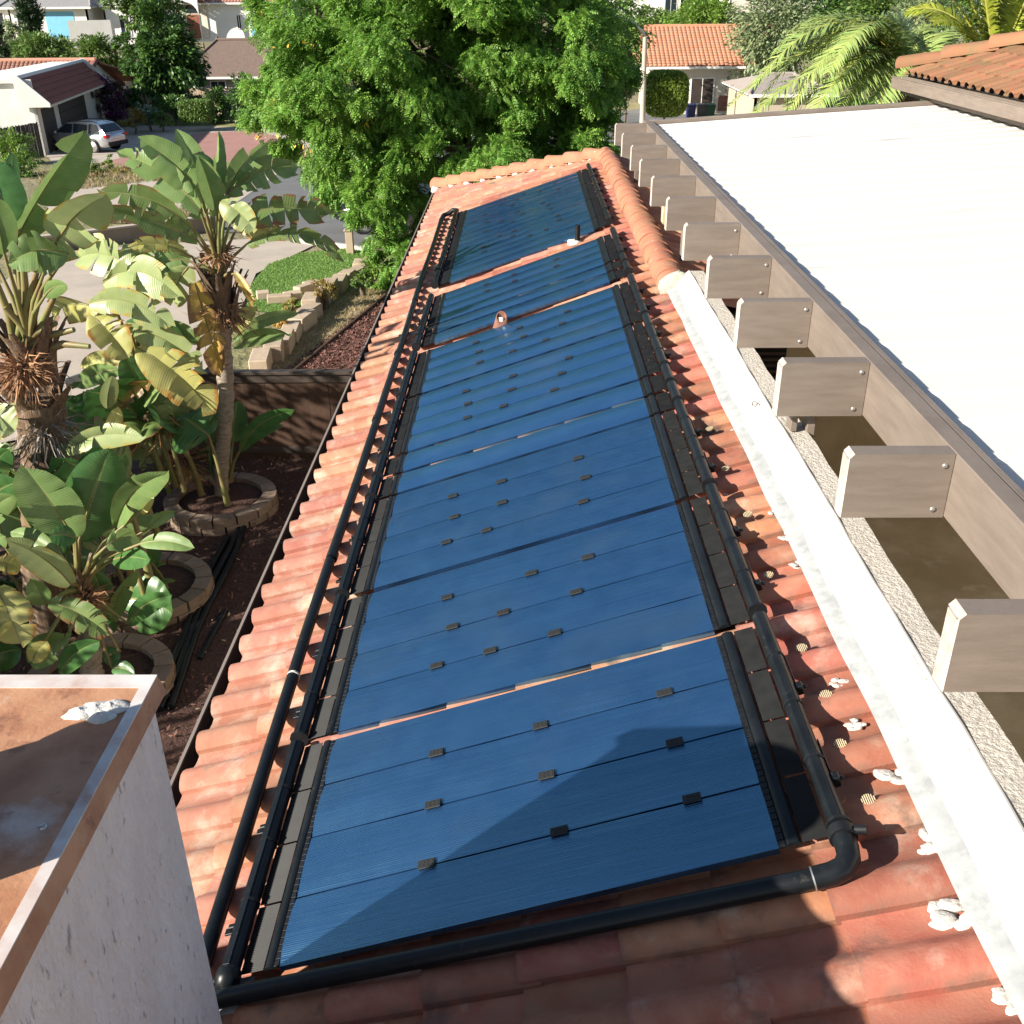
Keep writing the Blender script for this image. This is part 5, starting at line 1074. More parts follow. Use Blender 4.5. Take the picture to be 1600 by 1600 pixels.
def clipped(name, label, c, rx, ry, rz, n, sz, m, foot, p=4.0, cat='hedge'):
    t = thing(name, label, cat); d = unit(n); k = (np.abs(d[:, 0])**p+np.abs(d[:, 1])**p+np.abs(d[:, 2])**p)**(-1/p)
    P_ = np.array(c)+d*k[:, None]*np.array([rx, ry, rz])*NR.uniform(.9, 1.02, (n, 1)); scatter('foliage', P_, unit(n), sz, LEAFLET, m, t, .5, 0)
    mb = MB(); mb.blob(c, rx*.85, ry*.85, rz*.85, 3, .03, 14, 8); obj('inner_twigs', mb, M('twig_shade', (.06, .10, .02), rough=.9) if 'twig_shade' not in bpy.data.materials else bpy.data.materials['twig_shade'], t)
    mb = MB(); mb.tube([foot, Vector(foot).lerp(Vector(c), .6)], .07, 7); obj('stem', mb, m_bole, t); return rebase(t, foot)
c = at(307, 173, 68); clipped('clipped_hedge', 'square clipped green hedge block standing on the lawn across the street', c, .98, .9, .62, 6000, .15, f_mid, gnd(307, 184), 8)
c = at(1040, 146, 68); clipped('topiary_bush', 'large rounded clipped bush right of the street lamp', c, 1.36, 1.2, 1.32, 16000, .18, foliage('topiary_leaf', (.17, .26, .04), (.21, .30, .045), .35), (c.x, c.y, zg(c.y)), 3.6, 'bush')
# palms
def palm_frond(parent, p, tip, sag, m, w=.42, k=46, twist=0.0):
    p, tip = Vector(p), Vector(tip); V = []; F = []; ax = tip-p; pts = []
    for i in range(k+1):
        t = i/k; pts.append(p+ax*t+Vector((0, 0, 1))*(sag*4*t*(1-t)) - Vector((0, 0, 1))*sag*.5*t*t)
    for i in range(1, k):
        t = i/k; T = (pts[i+1]-pts[i-1]).normalized(); S_ = T.cross(Vector((0, 0, 1))).normalized(); U_ = S_.cross(T); L = w*sin(pi*(t*.85+.12))**.6
        for s in (-1, 1):
            for dd in (0, .5):
                o = len(V); b0 = pts[i]+T*dd*(pts[i+1]-pts[i]).length; g_ = rng.uniform(-.12, .12)
                d = (S_*s*.85+T*.55+U_*(.18+g_+twist*s)).normalized(); e = b0+d*L*rng.uniform(.85, 1.1)-Vector((0, 0, 1))*L*rng.uniform(.12, .4); md = b0.lerp(e, .5)+Vector((0, 0, .07*L))
                V += [b0-T*.020, b0+T*.022, md-T*.024, md+T*.026, e]; F += [(o, o+1, o+3, o+2), (o+2, o+3, o+4, o+4)]
    F3 = [f for f in F if f[2] != f[3]]; F2 = [(f[0], f[1], f[2]) for f in F if f[2] == f[3]]
    me = bpy.data.meshes.new('frond'); me.from_pydata([tuple(v) for v in V], [], F3+F2); me.update(); o = link('frond', me, m, parent)
    obj('rachis', MB().tube(pts[::3]+[pts[-1]], [.028*(1-i/(len(pts[::3])+1))+.006 for i in range(len(pts[::3])+1)], 6), M('palm_rachis', (.34, .32, .07), (.28, .28, .06), 4, .5) if 'palm_rachis' not in bpy.data.materials else bpy.data.materials['palm_rachis'], o)
f_palm = foliage('palm_leaf', (.24, .34, .09), (.32, .40, .13), .3, .015, .25, .4)
f_palm2 = foliage('bright_palm_leaf', (.28, .35, .04), (.36, .40, .06), .3, .015, .35, .4)
C3 = lambda x, y: (950+x/2.4615, y/2.4615)
pt = thing('palm_tree', 'feather palm with arching fronds beyond the far end of the white roof sheet', 'palm'); D = 25.0; hub = at(*C3(1165, 330), D)
for (bx, by), (tx, ty), sg, dd in [((1150, 280), (815, 120), .9, -.3), ((1150, 300), (570, 225), 1.15, -.8), ((1150, 340), (540, 400), .75, -1.2), ((1150, 330), (470, 330), .9, -.2), ((1155, 300), (1030, 410), .9, -1.6), ((1160, 290), (760, 240), .8, .8), ((1160, 290), (960, 60), .6, 1.2), ((1170, 300), (1180, 90), .3, 1.5), ((1160, 310), (700, 330), 1.2, -1.3), ((1150, 330), (880, 420), .8, -1.6), ((1165, 300), (700, 60), .7, .9), ((1165, 290), (640, 120), .9, .2), ((1170, 300), (1300, 120), .5, 1.5), ((1150, 330), (620, 440), .5, -.5), ((1150, 330), (560, 330), 1.3, .4), ((1160, 300), (860, 180), 1.0, -1.8), ((1150, 340), (760, 420), 1.0, -1.9), ((1165, 300), (1080, 40), .4, .4)]:
    palm_frond(pt, hub, at(*C3(tx, ty), D+dd), sg, f_palm, .72)
mb = MB(); mb.tube([(hub.x, hub.y, zg(D)), (hub.x, hub.y, hub.z-.9), hub], [.26, .22, .24], 12); obj('trunk', mb, m_sheath, pt); rebase(pt, (hub.x, hub.y, zg(D)))
pt = thing('palm_tree', 'bright yellow green palm with upright fronds behind the main house roof', 'palm'); D = 22.0; hub = at(1555, 120, D)
for tx, ty, sg, dd in [(1440, -60, .2, 0), (1478, -90, .15, .3), (1520, -120, .1, -.3), (1600, -90, .15, .2), (1650, -30, .3, 0), (1700, 20, .5, .3), (1420, 0, .4, .6), (1560, -120, .1, .5), (1640, -80, .2, -.4), (1460, 20, .3, -.8)]:
    palm_frond(pt, hub, at(tx, ty, D+dd), sg, f_palm2, .55, 50, .25)
mb = MB(); mb.tube([(hub.x, hub.y, zg(D)), hub], [.24, .22], 12); obj('trunk', mb, m_sheath, pt); rebase(pt, (hub.x, hub.y, zg(D)))
pt = thing('palm_tree', 'small distant fan palm between the arching palm and the bright palm', 'palm'); D = 60.0; hub = at(1425, 62, D)
for i in range(12):
    a = 6.28*i/12; palm_frond(pt, hub, hub+Vector((cos(a)*1.7, sin(a)*1.4, rng.uniform(-.3, 1.4))), .4, f_palm, .5, 20)
mb = MB(); mb.tube([(hub.x, hub.y, zg(D)), hub], [.2, .16], 10); obj('trunk', mb, m_bole, pt); rebase(pt, (hub.x, hub.y, zg(D)))
# unseen shrubs added along the left boundary to shade the lower yard
for i, (x, y, h) in enumerate([(-8.2, 1.0, 3.3), (-8.3, 3.4, 3.0), (-8.1, 5.6, 3.4), (-8.3, 7.7, 3.7), (-8.2, 9.7, 4.3), (-8.0, 11.4, 3.6)]):
    tree('shade_shrub', 'unseen tall dense shrub left of the banana plants, added to shade the yard', 'bush', (x, y, -5.8+h*.5), (.9, 1.25, h*.55), (x, y, -5.8), 2200, .17, f_mid, 60, group='unseen shrubs added to shade the yard', cl=.4, shell=.2, tr=.08)

# ============================================================ houses, fences and cars across the street
m_wwall = M('white_render', (.74, .72, .68), (.68, .66, .61), 1, .9, .2, 30)
m_cwall = M('cream_render', (.62, .57, .48), (.56, .51, .43), 1, .9, .2, 30)
m_gshing = M('grey_shingle', (.20, .20, .20), (.27, .26, .26), 5, .95, .6, 8, stretch=(1, 1, 4))
m_bshing = M('brown_shingle', (.135, .095, .075), (.175, .125, .10), 5, .95, .6, 8)
m_btile = M('brown_tile', (.23, .085, .065), (.29, .115, .085), 2.5, .9, .4, 20, rnd=.15)
m_otile = M('orange_tile', (.46, .20, .11), (.52, .25, .15), 1.5, .85, .4, 20)
m_ptile = M('pinkish_tile', (.40, .19, .13), (.45, .23, .16), 1.5, .85, .4, 20)
m_glass = M('window_glass', (.02, .03, .04), rough=.08, ior=1.5)
m_door = M('dark_door', (.035, .025, .02), (.045, .033, .027), 2, .6)
m_tan = M('tan_board', (.40, .31, .22), (.46, .36, .26), 1.5, .9, rnd=.1)
m_weath = M('weathered_board', (.05, .04, .035), (.09, .075, .065), 4, .9, stretch=(2, 2, .4), rnd=.2)
m_blue = M('blue_door', (.16, .42, .62), (.18, .46, .66), 2, .7)
def quad(mb, a, b, c, d): mb.add([a, b, c, d], [(0, 1, 2, 3), (3, 2, 1, 0)] if False else [(0, 1, 2, 3)])
def tiled(name, a, b, c, d, m, parent, rows, colw, hgt=.05):     # barrel-tiled roof slope: a,b along the eave, d,c along the ridge
    a, b, c, d = map(Vector, (a, b, c, d)); nn = (b-a).cross(d-a).normalized()
    if nn.z < 0: nn = -nn
    w = max((b-a).length, (c-d).length); n = int(w/colw); per = 4; mb = MB(); V = []
    prof_ = [0, .75, 1, .75]
    for r in range(rows):
        o = len(V)
        for q in (r/rows, (r+1)/rows):
            lift = .03 if q == r/rows else 0
            for i in range(n*per+1):
                u = i/(n*per); V.append(a.lerp(b, u).lerp(d.lerp(c, u), q)+nn*(hgt*prof_[i % per]+lift))
        k = n*per+1; mb.f += [(o+i, o+i+1, o+k+i+1, o+k+i) for i in range(k-1)]
    mb.v = [tuple(v) for v in V]; mb.sm = [False]*len(mb.f)
    if mb.f:
        f = mb.f[0]; p = [Vector(mb.v[i]) for i in f]
        if (p[1]-p[0]).cross(p[3]-p[0]).z < 0: mb.f = [g[::-1] for g in mb.f]
    return tag(obj(name, mb, m, parent), kind='stuff')
def slab(name, pts, th, m, parent):
    mb = MB(); pts = [Vector(p) for p in pts]; n = sum(((pts[i]-pts[0]).cross(pts[(i+1) % len(pts)]-pts[0]) for i in range(len(pts))), Vector())
    mb.prism(pts, Vector((0, 0, -th))); return obj(name, mb, m, parent)
def wallq(parent, a, b, h, m, th=.15, name='wall'):              # upright wall from ground point a to b
    a, b = Vector(a), Vector(b); d = b-a; s_ = Vector((d.y, -d.x, 0)).normalized(); mb = MB(); mb.obox(a-Vector((0, 0, .3)), d, -s_*th, (0, 0, h+.3)); return obj(name, mb, m, parent)
def opening(parent, a, b, u0, u1, z0, z1, m, name, frame=None, out=.03):
    a, b = Vector(a), Vector(b); d = b-a; s_ = Vector((d.y, -d.x, 0)).normalized()
    mb = MB(); mb.obox(a+d*u0+s_*.003+Vector((0, 0, z0)), d*(u1-u0), s_*out, (0, 0, z1-z0)); o = obj(name, mb, m, parent)
    if frame:
        f = .09/d.length
        mb = MB(); e = s_*(out+.03)
        mb.obox(a+d*(u0-f)+s_*.002+Vector((0, 0, z1)), d*(u1-u0+2*f), e, (0, 0, .09)); mb.obox(a+d*(u0-f)+s_*.002+Vector((0, 0, z0-.09)), d*(u1-u0+2*f), e, (0, 0, .09))
        mb.obox(a+d*(u0-f)+s_*.001+Vector((0, 0, z0)), d*f, e, (0, 0, z1-z0)); mb.obox(a+d*u1+s_*.001+Vector((0, 0, z0)), d*f, e, (0, 0, z1-z0)); mb.obox(a+d*((u0+u1)/2-f/4)+s_*.003+Vector((0, 0, z0)), d*f/2, e, (0, 0, z1-z0)); obj('frame', mb, frame, o)
    return o
# the garage house on the left
H = thing('garage_house', 'white house with brown tiled canopy over two dark garage doors, silver car in front', 'house')
Nn = gnd(72, 243); Ff = gnd(163, 197); u = (Ff-Nn); u.z = 0; FL = u.length; u.normalize(); wv = Vector((-u.y, u.x, 0)); g0 = Nn.z; hN = 3.05
Pn = lambda a, b, z: Nn+u*a+wv*b+Vector((0, 0, z-Nn.z+g0))
wallq(H, Pn(0, .0, 0), Pn(FL, 0, 0), 2.75, m_cwall)
wallq(H, Pn(0, 4.2, 0), Pn(0, 0, 0), 3.75, m_wwall); wallq(H, Pn(0, 12, 0), Pn(0, 4.2, 0), 3.2, m_wwall); wallq(H, Pn(FL, 0, 0), Pn(FL, 2.6, 0), 3.6, m_cwall)
opening(H, Pn(0, 0, 0), Pn(FL, 0, 0), .05, .22, 0, 2.25, m_door, 'garage_door'); gd = opening(H, Pn(0, 0, 0), Pn(FL, 0, 0), .29, .72, 0, 2.25, m_door, 'garage_door')
for i in range(1, 4): mb = MB(); a = Pn(FL*.29, -.036, .56*i); mb.obox(a, u*(FL*.43), -wv*.01, (0, 0, .03)); obj('panel_seam', mb, m_dark, gd)
mb = MB(); mb.blob(Pn(FL*.85, -.12, 1.95), .10, .10, .2, 2, .1, 8, 6); mb.obox(Pn(FL*.85-.03, -.1, 2.1), u*.06, wv*.1, (0, 0, .05)); obj('wall_lantern', mb, m_door, H)
a, b, c, d = Pn(-.25, -.75, 2.5), Pn(FL+.2, -.75, 2.5), Pn(FL+.2, .65, 3.75), Pn(-.25, .65, 3.75)
slab('canopy_soffit', [a-Vector((0, 0, .03)), b-Vector((0, 0, .03)), c-Vector((0, 0, .03)), d-Vector((0, 0, .03))], .08, m_cwall, H); tiled('canopy_tiles', a, b, c, d, m_btile, H, 5, .28)
for s0 in (-.28, FL+.17): mb = MB(); mb.prism([Pn(s0, -.8, 2.42), Pn(s0, .8, 2.42), Pn(s0, .8, 3.95), Pn(s0, .55, 3.95), Pn(s0, -.8, 2.62)], u*.12); obj('canopy_side', mb, m_wwall, H)
slab('flat_roof', [Pn(-.2, .66, 3.80), Pn(FL+.2, .66, 3.80), Pn(FL+.2, 2.6, 3.80), Pn(-.2, 4.2, 3.80)], .2, m_wwall, H)
mb = MB(); mb.obox(Pn(-.22, .62, 3.72), u*(FL+.44), wv*.14, (0, 0, .22)); obj('parapet_cap', mb, M('blue_white_cap', (.62, .68, .74), rough=.6), H)
rl, rr_ = at(-90, 97, 76), at(149, 95, 76); el, er = at(-90, 128, 70), at(130, 126, 70); b2 = (rr_-rl)
tiled('roof_tiles', el, er, rr_, rl, m_ptile, H, 12, .30); bl_, br_ = rl+Vector((0, 6, -1.5)), rr_+Vector((3.0, 5, -1.6)); slab('roof_back', [rl, rr_, br_, bl_], .1, m_ptile, H)
mb = MB(); mb.tube([rl+Vector((0, 0, .08)), rr_+Vector((0, 0, .08))], .14, 8); obj('ridge_cap', mb, m_ptile, H)
ga, gb_, gc = at(131, 128, 70), at(149, 97, 76), at(190, 133, 80)
mb = MB(); mb.add([ga, (ga.x, ga.y, g0-.5), (gc.x, gc.y, g0-.5), gc, gb_], [(0, 1, 2, 3, 4)]); obj('gable_wall', mb, m_cwall, H)
mb = MB(); mb.tube([ga+Vector((.1, -.1, .05)), gb_+Vector((.1, 0, .12)), gc+Vector((.1, .1, .05))], .15, 7); obj('gable_barge', mb, m_btile, H)
k0, k1, k2, k3 = at(118, 128, 69.5), at(140, 124, 70), at(158, 137, 69), at(140, 142, 68.5); tiled('wing_tiles', k3, k2, k1, k0, m_btile, H, 3, .28)
wallq(H, (er.x-14, er.y+.6, g0), (ga.x, ga.y+.6, g0), 3.0, m_cwall)
rebase(H, Pn(FL/2, 3, 0))
# dark weathered fence beside it
fn = thing('fence', 'dark weathered tall board fence joining the white garage house wall', 'fence'); a, c = gnd(4, 250), gnd(70, 246)
n = 26
for i in range(n):
    p = a.lerp(c, i/n); d = (c-a)/n; s_ = Vector((-d.y, d.x, 0)).normalized(); mb = MB(); mb.obox(p+s_*rng.uniform(-.02, .02), d*.93, s_*.03, (0, 0, 1.75+rng.uniform(-.04, .04)-.25*(1-i/n))); obj('board', mb, m_weath, fn)
rebase(fn, a)
# tan fence across the back of the lawn
fn = thing('fence', 'long tan board fence behind the lawn and shrubs across the street', 'fence'); a, c = at(188, 160, 78), at(452, 158, 78); a.z = c.z = -7.8
n = 74
for i in range(n):
    p = a.lerp(c, i/n); d = (c-a)/n; s_ = Vector((-d.y, d.x, 0)).normalized(); mb = MB(); mb.obox(p+s_*rng.uniform(-.015, .015), d*.94, s_*.03, (0, 0, 1.75+rng.uniform(-.015, .015))); obj('board', mb, m_tan, fn)
rebase(fn, a)
# brown shingled house
def hiphouse(name, label, px0, px1, pyb, y, hw, hr, m_r, m_w, depth=8, over=.5, base=None, rl_=.25, cat='house', hip0=True, openings=(), tile=None):
    t = thing(name, label, cat); A, B = at(px0, pyb, y), at(px1, pyb, y); z0 = base if base is not None else A.z; A.z = B.z = z0
    bk = Vector((0, depth, 0)); wallq(t, A, B, hw, m_w); wallq(t, A+bk, A, hw, m_w); wallq(t, B, B+bk, hw, m_w); wallq(t, B+bk, A+bk, hw, m_w)
    dx = Vector((1, 0, 0)); e = [A+Vector((-over, -over, hw-.03)), B+Vector((over, -over, hw-.03)), B+bk+Vector((over, over, hw-.03)), A+bk+Vector((-over, over, hw-.03))]
    L = (B-A).length+2*over; r0 = (e[0]+e[3])/2+dx*(L*rl_ if hip0 else 0)+Vector((0, 0, hr)); r1 = (e[1]+e[2])/2-dx*(L*rl_ if hip0 else 0)+Vector((0, 0, hr))
    if tile: tiled('roof_tiles', e[0], e[1], r1, r0, m_r, t, tile, .3)
    mb = MB(); mb.add([*e, r0, r1], [(0, 1, 5, 4), (1, 2, 5), (2, 3, 4, 5), (3, 0, 4)]); obj('roof', mb, m_r if hip0 else m_r, t)
    mb = MB(); mb.tube([r0+Vector((0, 0, .03)), r1+Vector((0, 0, .03))], .12, 6); 
    if hip0:
        for p, q in ((r0, e[0]), (r1, e[1])): mb.tube([p+Vector((0, 0, .02)), q+Vector((0, 0, .02))], .10, 6)
    obj('ridge_cap', mb, m_r, t)
    if not hip0: mb = MB(); mb.add([e[0]+dx*over, e[3]+dx*over, r0+dx*over], [(2, 1, 0)]); mb.add([e[1]-dx*over, e[2]-dx*over, r1-dx*over], [(0, 1, 2)]); obj('gable', mb, m_w, t)
    mb = MB(); mb.obox(e[0]+Vector((0, -.03, -.16)), (L, 0, 0), (0, .06, 0), (0, 0, .16)); obj('fascia', mb, m_wwall, t)
    slab('eave_soffit', [p-Vector((0, 0, .02)) for p in e], .05, m_wwall, t)
    for u0, u1, z0_, z1_, m, nm in openings: opening(t, A, B, u0, u1, z0_, z1_, m, nm, m_wwall if nm == 'window' else None)
    return t, A, B
m_bwall = M('grey_brown_wall', (.36, .32, .28), (.32, .28, .25), 1, .9)
t, A, B = hiphouse('bungalow', 'low bungalow with brown shingled hip roof behind the tan fence', 296, 440, 146, 82, 2.3, 2.3, m_bshing, m_bwall, 9, .6, -7.8, .24, openings=((.25, .4, .8, 1.9, m_glass, 'window'), (.5, .8, .3, 1.9, m_bwall, 'garage_door')))
mb = MB(); p = at(340, 66, 87); mb.tube([p-Vector((0, 0, .6)), p+Vector((0, 0, .4))], .1, 8); p = at(318, 71, 86); mb.tube([p-Vector((0, 0, .6)), p+Vector((0, 0, .2))], .08, 8); obj('roof_vent', mb, m_bshing, t); rebase(t, A)
t, A, B = hiphouse('bungalow', 'small brown roofed outbuilding half hidden left of the round glossy tree', 178, 215, 128, 84, 2.2, 1.1, m_bshing, m_cwall, 6, .4, -7.6, .2); rebase(t, A)
# white house with the arched entry
t, A, B = hiphouse('arched_house', 'white house with a tall arched entry and red door beneath pinkish tile roofs', 262, 440, 60, 104, 3.0, 1.6, m_ptile, m_wwall, 10, .5, None, .2, openings=((.63, .66, .8, 1.9, m_glass, 'window'), (.69, .95, .0, 2.2, m_wwall, 'garage_door')), tile=8)
P0_, P1_ = A+(B-A)*.12+Vector((0, -2.2, 0)), A+(B-A)*.36+Vector((0, -2.2, 0)); W2 = (P1_-P0_).length; d = (P1_-P0_).normalized(); hh = 3.6
cx_ = W2*.55; ar = 1.15; pts = []
for i in range(13): a = pi*i/12; pts.append((cx_+cos(a)*ar, 1.9+sin(a)*ar))
mb = MB(); out = [(W2, 0), (W2, hh), (W2*.55, hh+.9), (0, hh), (0, 0)]
def arch_face(off):
    return [P0_+d*x+Vector((0, off, z)) for x, z in pts]
V = [P0_+d*x+Vector((0, 0, z)) for x, z in [(W2, 0), (W2, hh), (W2*.55, hh+.9), (0, hh), (0, 0), (cx_-ar, 0)] + pts[::-1] + [(cx_+ar, 0)]]
mb.add(V, [tuple(range(len(V)))]); mb.add([v+Vector((0, .3, 0)) for v in V], [tuple(range(len(V)))[::-1]]); k = len(V); mb.add(V+[v+Vector((0, .3, 0)) for v in V], [(i, i+k, (i+1) % k+k, (i+1) % k) for i in range(k)])
obj('arched_porch', mb, m_wwall, t)
mb = MB(); mb.obox(P0_+d*(cx_-1.3)+Vector((0, 2.1, 0)), d*2.6, (0, .05, 0), (0, 0, 3.4)); obj('porch_wall', mb, m_cwall, t)
mb = MB(); mb.obox(P0_+d*(cx_-.55)+Vector((0, 2.0, 0)), d*1.1, (0, .05, 0), (0, 0, 2.0)); obj('door', mb, M('red_door', (.20, .06, .04), (.26, .09, .05), 3, .6), t)
mb = MB(); V = [P0_+d*(cx_+cos(pi*i/10)*.75)+Vector((0, 2.03, 2.15+sin(pi*i/10)*.75)) for i in range(11)]; mb.add(V, [tuple(range(11))]); obj('fan_window', mb, m_glass, t)
for s_ in (0, 1):
    e0 = P0_+d*(-.3 if s_ == 0 else W2+.3)+Vector((0, -.3, hh-.2)); tp = P0_+d*(W2*.55)+Vector((0, -.3, hh+1.05)); bk_ = Vector((0, 3.5, 0))
    tiled('porch_tiles', e0, e0+bk_, tp+bk_, tp, m_ptile, t, 5, .3)
bx = at(398, 52, 101); mb = MB(); mb.box(bx.x-.2, bx.x+.3, bx.y-.2, bx.y+.2, A.z, A.z+1.0); obj('blue_bin', mb, m_blue, t); rebase(t, A)
# grey roofed house with the blue door
t, A, B = hiphouse('grey_house', 'grey shingled house with a bright blue door wall and a white fence beside it', 22, 144, 62, 98, 2.6, 2.0, m_gshing, m_wwall, 9, .6, None, .22, openings=((.46, .82, .1, 2.2, m_blue, 'garage_door'), (.1, .2, 1.0, 2.0, m_glass, 'window')))
mb = MB(); p = at(113, 24, 101); mb.box(p.x-.35, p.x+.35, p.y-.3, p.y+.3, p.z-1.2, p.z+.5); obj('chimney', mb, m_cwall, t); rebase(t, A)
t, A, B = hiphouse('grey_house', 'second grey shingled house at the left edge behind the cypress', -60, 30, 58, 104, 2.6, 1.9, m_gshing, m_wwall, 8, .6, None, .2, openings=((.55, .8, .8, 2.0, m_glass, 'window'),)); rebase(t, A)
t, A, B = hiphouse('white_house', 'small white house with low dome roof and tall window left of the leafy street tree', 170, 222, 68, 99, 3.1, .9, m_wwall, m_wwall, 6, .2, None, .3, openings=((.45, .72, .7, 2.2, m_glass, 'window'),)); mb = MB(); mb.lathe(A+(B-A)*.2+Vector((0, 2, 3.3)), (0, 0, 1), [(0, 1.1), (.4, 1.0), (.8, .6), (.95, 0)], 14); obj('dome', mb, m_wwall, t); rebase(t, A)
gwl = thing('white_wall', 'white rendered garden wall between the grey house and the dome roofed house', 'wall'); a, c = at(112, 70, 96), at(178, 66, 97); c.z = a.z; wallq(gwl, a, c, 1.9, m_wwall); rebase(gwl, a)
for px0, px1, pyb, lab, mm_, mr_ in [(-60, 28, 20, 'cream distant house at the top left corner', m_cwall, m_bshing), (108, 205, 16, 'white distant house with wide windows above the olive tree', m_wwall, m_gshing)]:
    t, A, B = hiphouse('distant_house', lab, px0, px1, pyb, 138, 3.4, 1.6, mr_, mm_, 9, .5, None, .2, openings=((.25, .5, .9, 2.4, m_glass, 'window'), (.6, .9, .9, 2.4, m_glass, 'window'))); rebase(t, A)
fn = thing('fence', 'red brown board fence along the slope at the top of the picture', 'fence'); a, c = at(268, 4, 122), at(445, 2, 122); c.z = a.z; n = 30
for i in range(n):
    p = a.lerp(c, i/n); mb = MB(); mb.obox(p, (c-a)/n*.95, (0, .04, 0), (0, 0, 1.8)); obj('board', mb, M('red_board', (.36, .13, .08), (.42, .16, .10), 1, .9, rnd=.15) if 'red_board' not in bpy.data.materials else bpy.data.materials['red_board'], fn)
rebase(fn, a)
# the orange roofed house on the right
yR = 76.0
t, A, B = hiphouse('orange_house', 'low white house with long orange tile roof behind the clipped round bush', 1018, 1205, 172, yR, 2.95, 2.35, m_otile, m_cwall, 9, .7, -7.6, .0, hip0=False, tile=16, openings=((.32, .50, .35, 2.1, m_door, 'window'), (.55, .9, .0, 1.0, M('brick_band', (.20, .09, .07), (.26, .12, .09), 6, .9), 'brick_band')))
e0, e1 = at(1090, 60, 82), at(1172, 58, 82); tiled('rear_roof_tiles', e0, e1, at(1160, 44, 86), at(1112, 44, 86), m_otile, t, 5, .3); rebase(t, A)
t, A, B = hiphouse('carport', 'grey tan shingled carport roof corner left of the arching palm', 1176, 1290, 190, 60, 2.2, .7, M('tan_shingle', (.28, .24, .21), (.33, .28, .25), 4, .95, .4, 10), m_sidewall, 8, .4, -7.3, .3, cat='carport'); rebase(t, A)
t, A, B = hiphouse('distant_house', 'distant house with pinkish tile roof at the top beside the street lamp', 960, 1064, 30, 128, 3.0, 1.7, m_ptile, m_wwall, 9, .5, None, .1, tile=7, openings=((.75, .92, .2, 2.0, m_glass, 'window'),)); rebase(t, A)
t, A, B = hiphouse('distant_house', 'distant white house end peeking out at the far top right corner', 1560, 1660, 34, 110, 3.2, 1.5, m_gshing, m_wwall, 8, .5, None, .2, openings=((.2, .4, .9, 2.2, m_glass, 'window'),)); rebase(t, A)
t, A, B = hiphouse('distant_house', 'distant cream house behind the pale tree at the top', 1140, 1300, 16, 140, 3.2, 1.6, m_ptile, m_cwall, 8, .5, None, .2, openings=((.2, .4, .9, 2.2, m_glass, 'window'), (.6, .8, .9, 2.2, m_glass, 'window'))); rebase(t, A)
for i, (px, m, lab) in enumerate([(1079, M('bin_blue', (.02, .03, .12), rough=.4), 'dark blue wheeled bin in the shade beside the orange roofed house'), (1096, M('bin_grey', (.06, .065, .07), rough=.4), 'grey wheeled bin between the dark blue and the green one'), (1109, M('bin_green', (.03, .10, .05), rough=.4), 'green wheeled bin farthest from the clipped round bush')]):
    b0 = at(px, 174, 71); t = thing('wheeled_bin', lab, 'bin', 'wheeled bins beside the orange house'); z = -7.78; mb = MB(); V = []
    for zz, w2 in ((z+.08, .24), (z+1.0, .31)):
        V += [(b0.x-w2, 71-w2, zz), (b0.x+w2, 71-w2, zz), (b0.x+w2, 71+w2, zz), (b0.x-w2, 71+w2, zz)]
    mb.add(V, [(0, 1, 5, 4), (1, 2, 6, 5), (2, 3, 7, 6), (3, 0, 4, 7), (3, 2, 1, 0), (4, 5, 6, 7)]); obj('body', mb, m, t)
    mb = MB(); mb.cbox((b0.x-.33, 70.64, z+1.003), (.66, 0, 0), (0, .70, .06), (0, 0, .07), .02); obj('lid', mb, m, t)
    for s_ in (-1, 1): mb = MB(); mb.tube([(b0.x+s_*.27, 71.24, z+.12), (b0.x+s_*.31, 71.24, z+.12)], .12, 10); obj('wheel', mb, m_rubber, t)
    rebase(t, (b0.x, 71, z))
# street lamp
t = thing('street_lamp', 'tall pale concrete street lamp with curved arm at the right of the feathery tree', 'street lamp'); p = at(1004, 190, 62); p.z = zg(62); tp = at(1008, 58, 62)
obj('pole', MB().tube([p, tp], [.17, .12], 10), m_conc, t); e = at(962, 24, 61); mdl = at(992, 36, 61.5)
obj('arm', MB().tube([tp, at(1006, 52, 62), mdl, e], [.07, .07, .06, .05], 8), m_steel, t); mb = MB(); mb.cbox(e+Vector((-.5, -.1, -.1)), (.55, 0, 0), (0, .25, 0), (0, 0, .12), .03); obj('lamp_head', mb, m_steel, t); rebase(t, p)
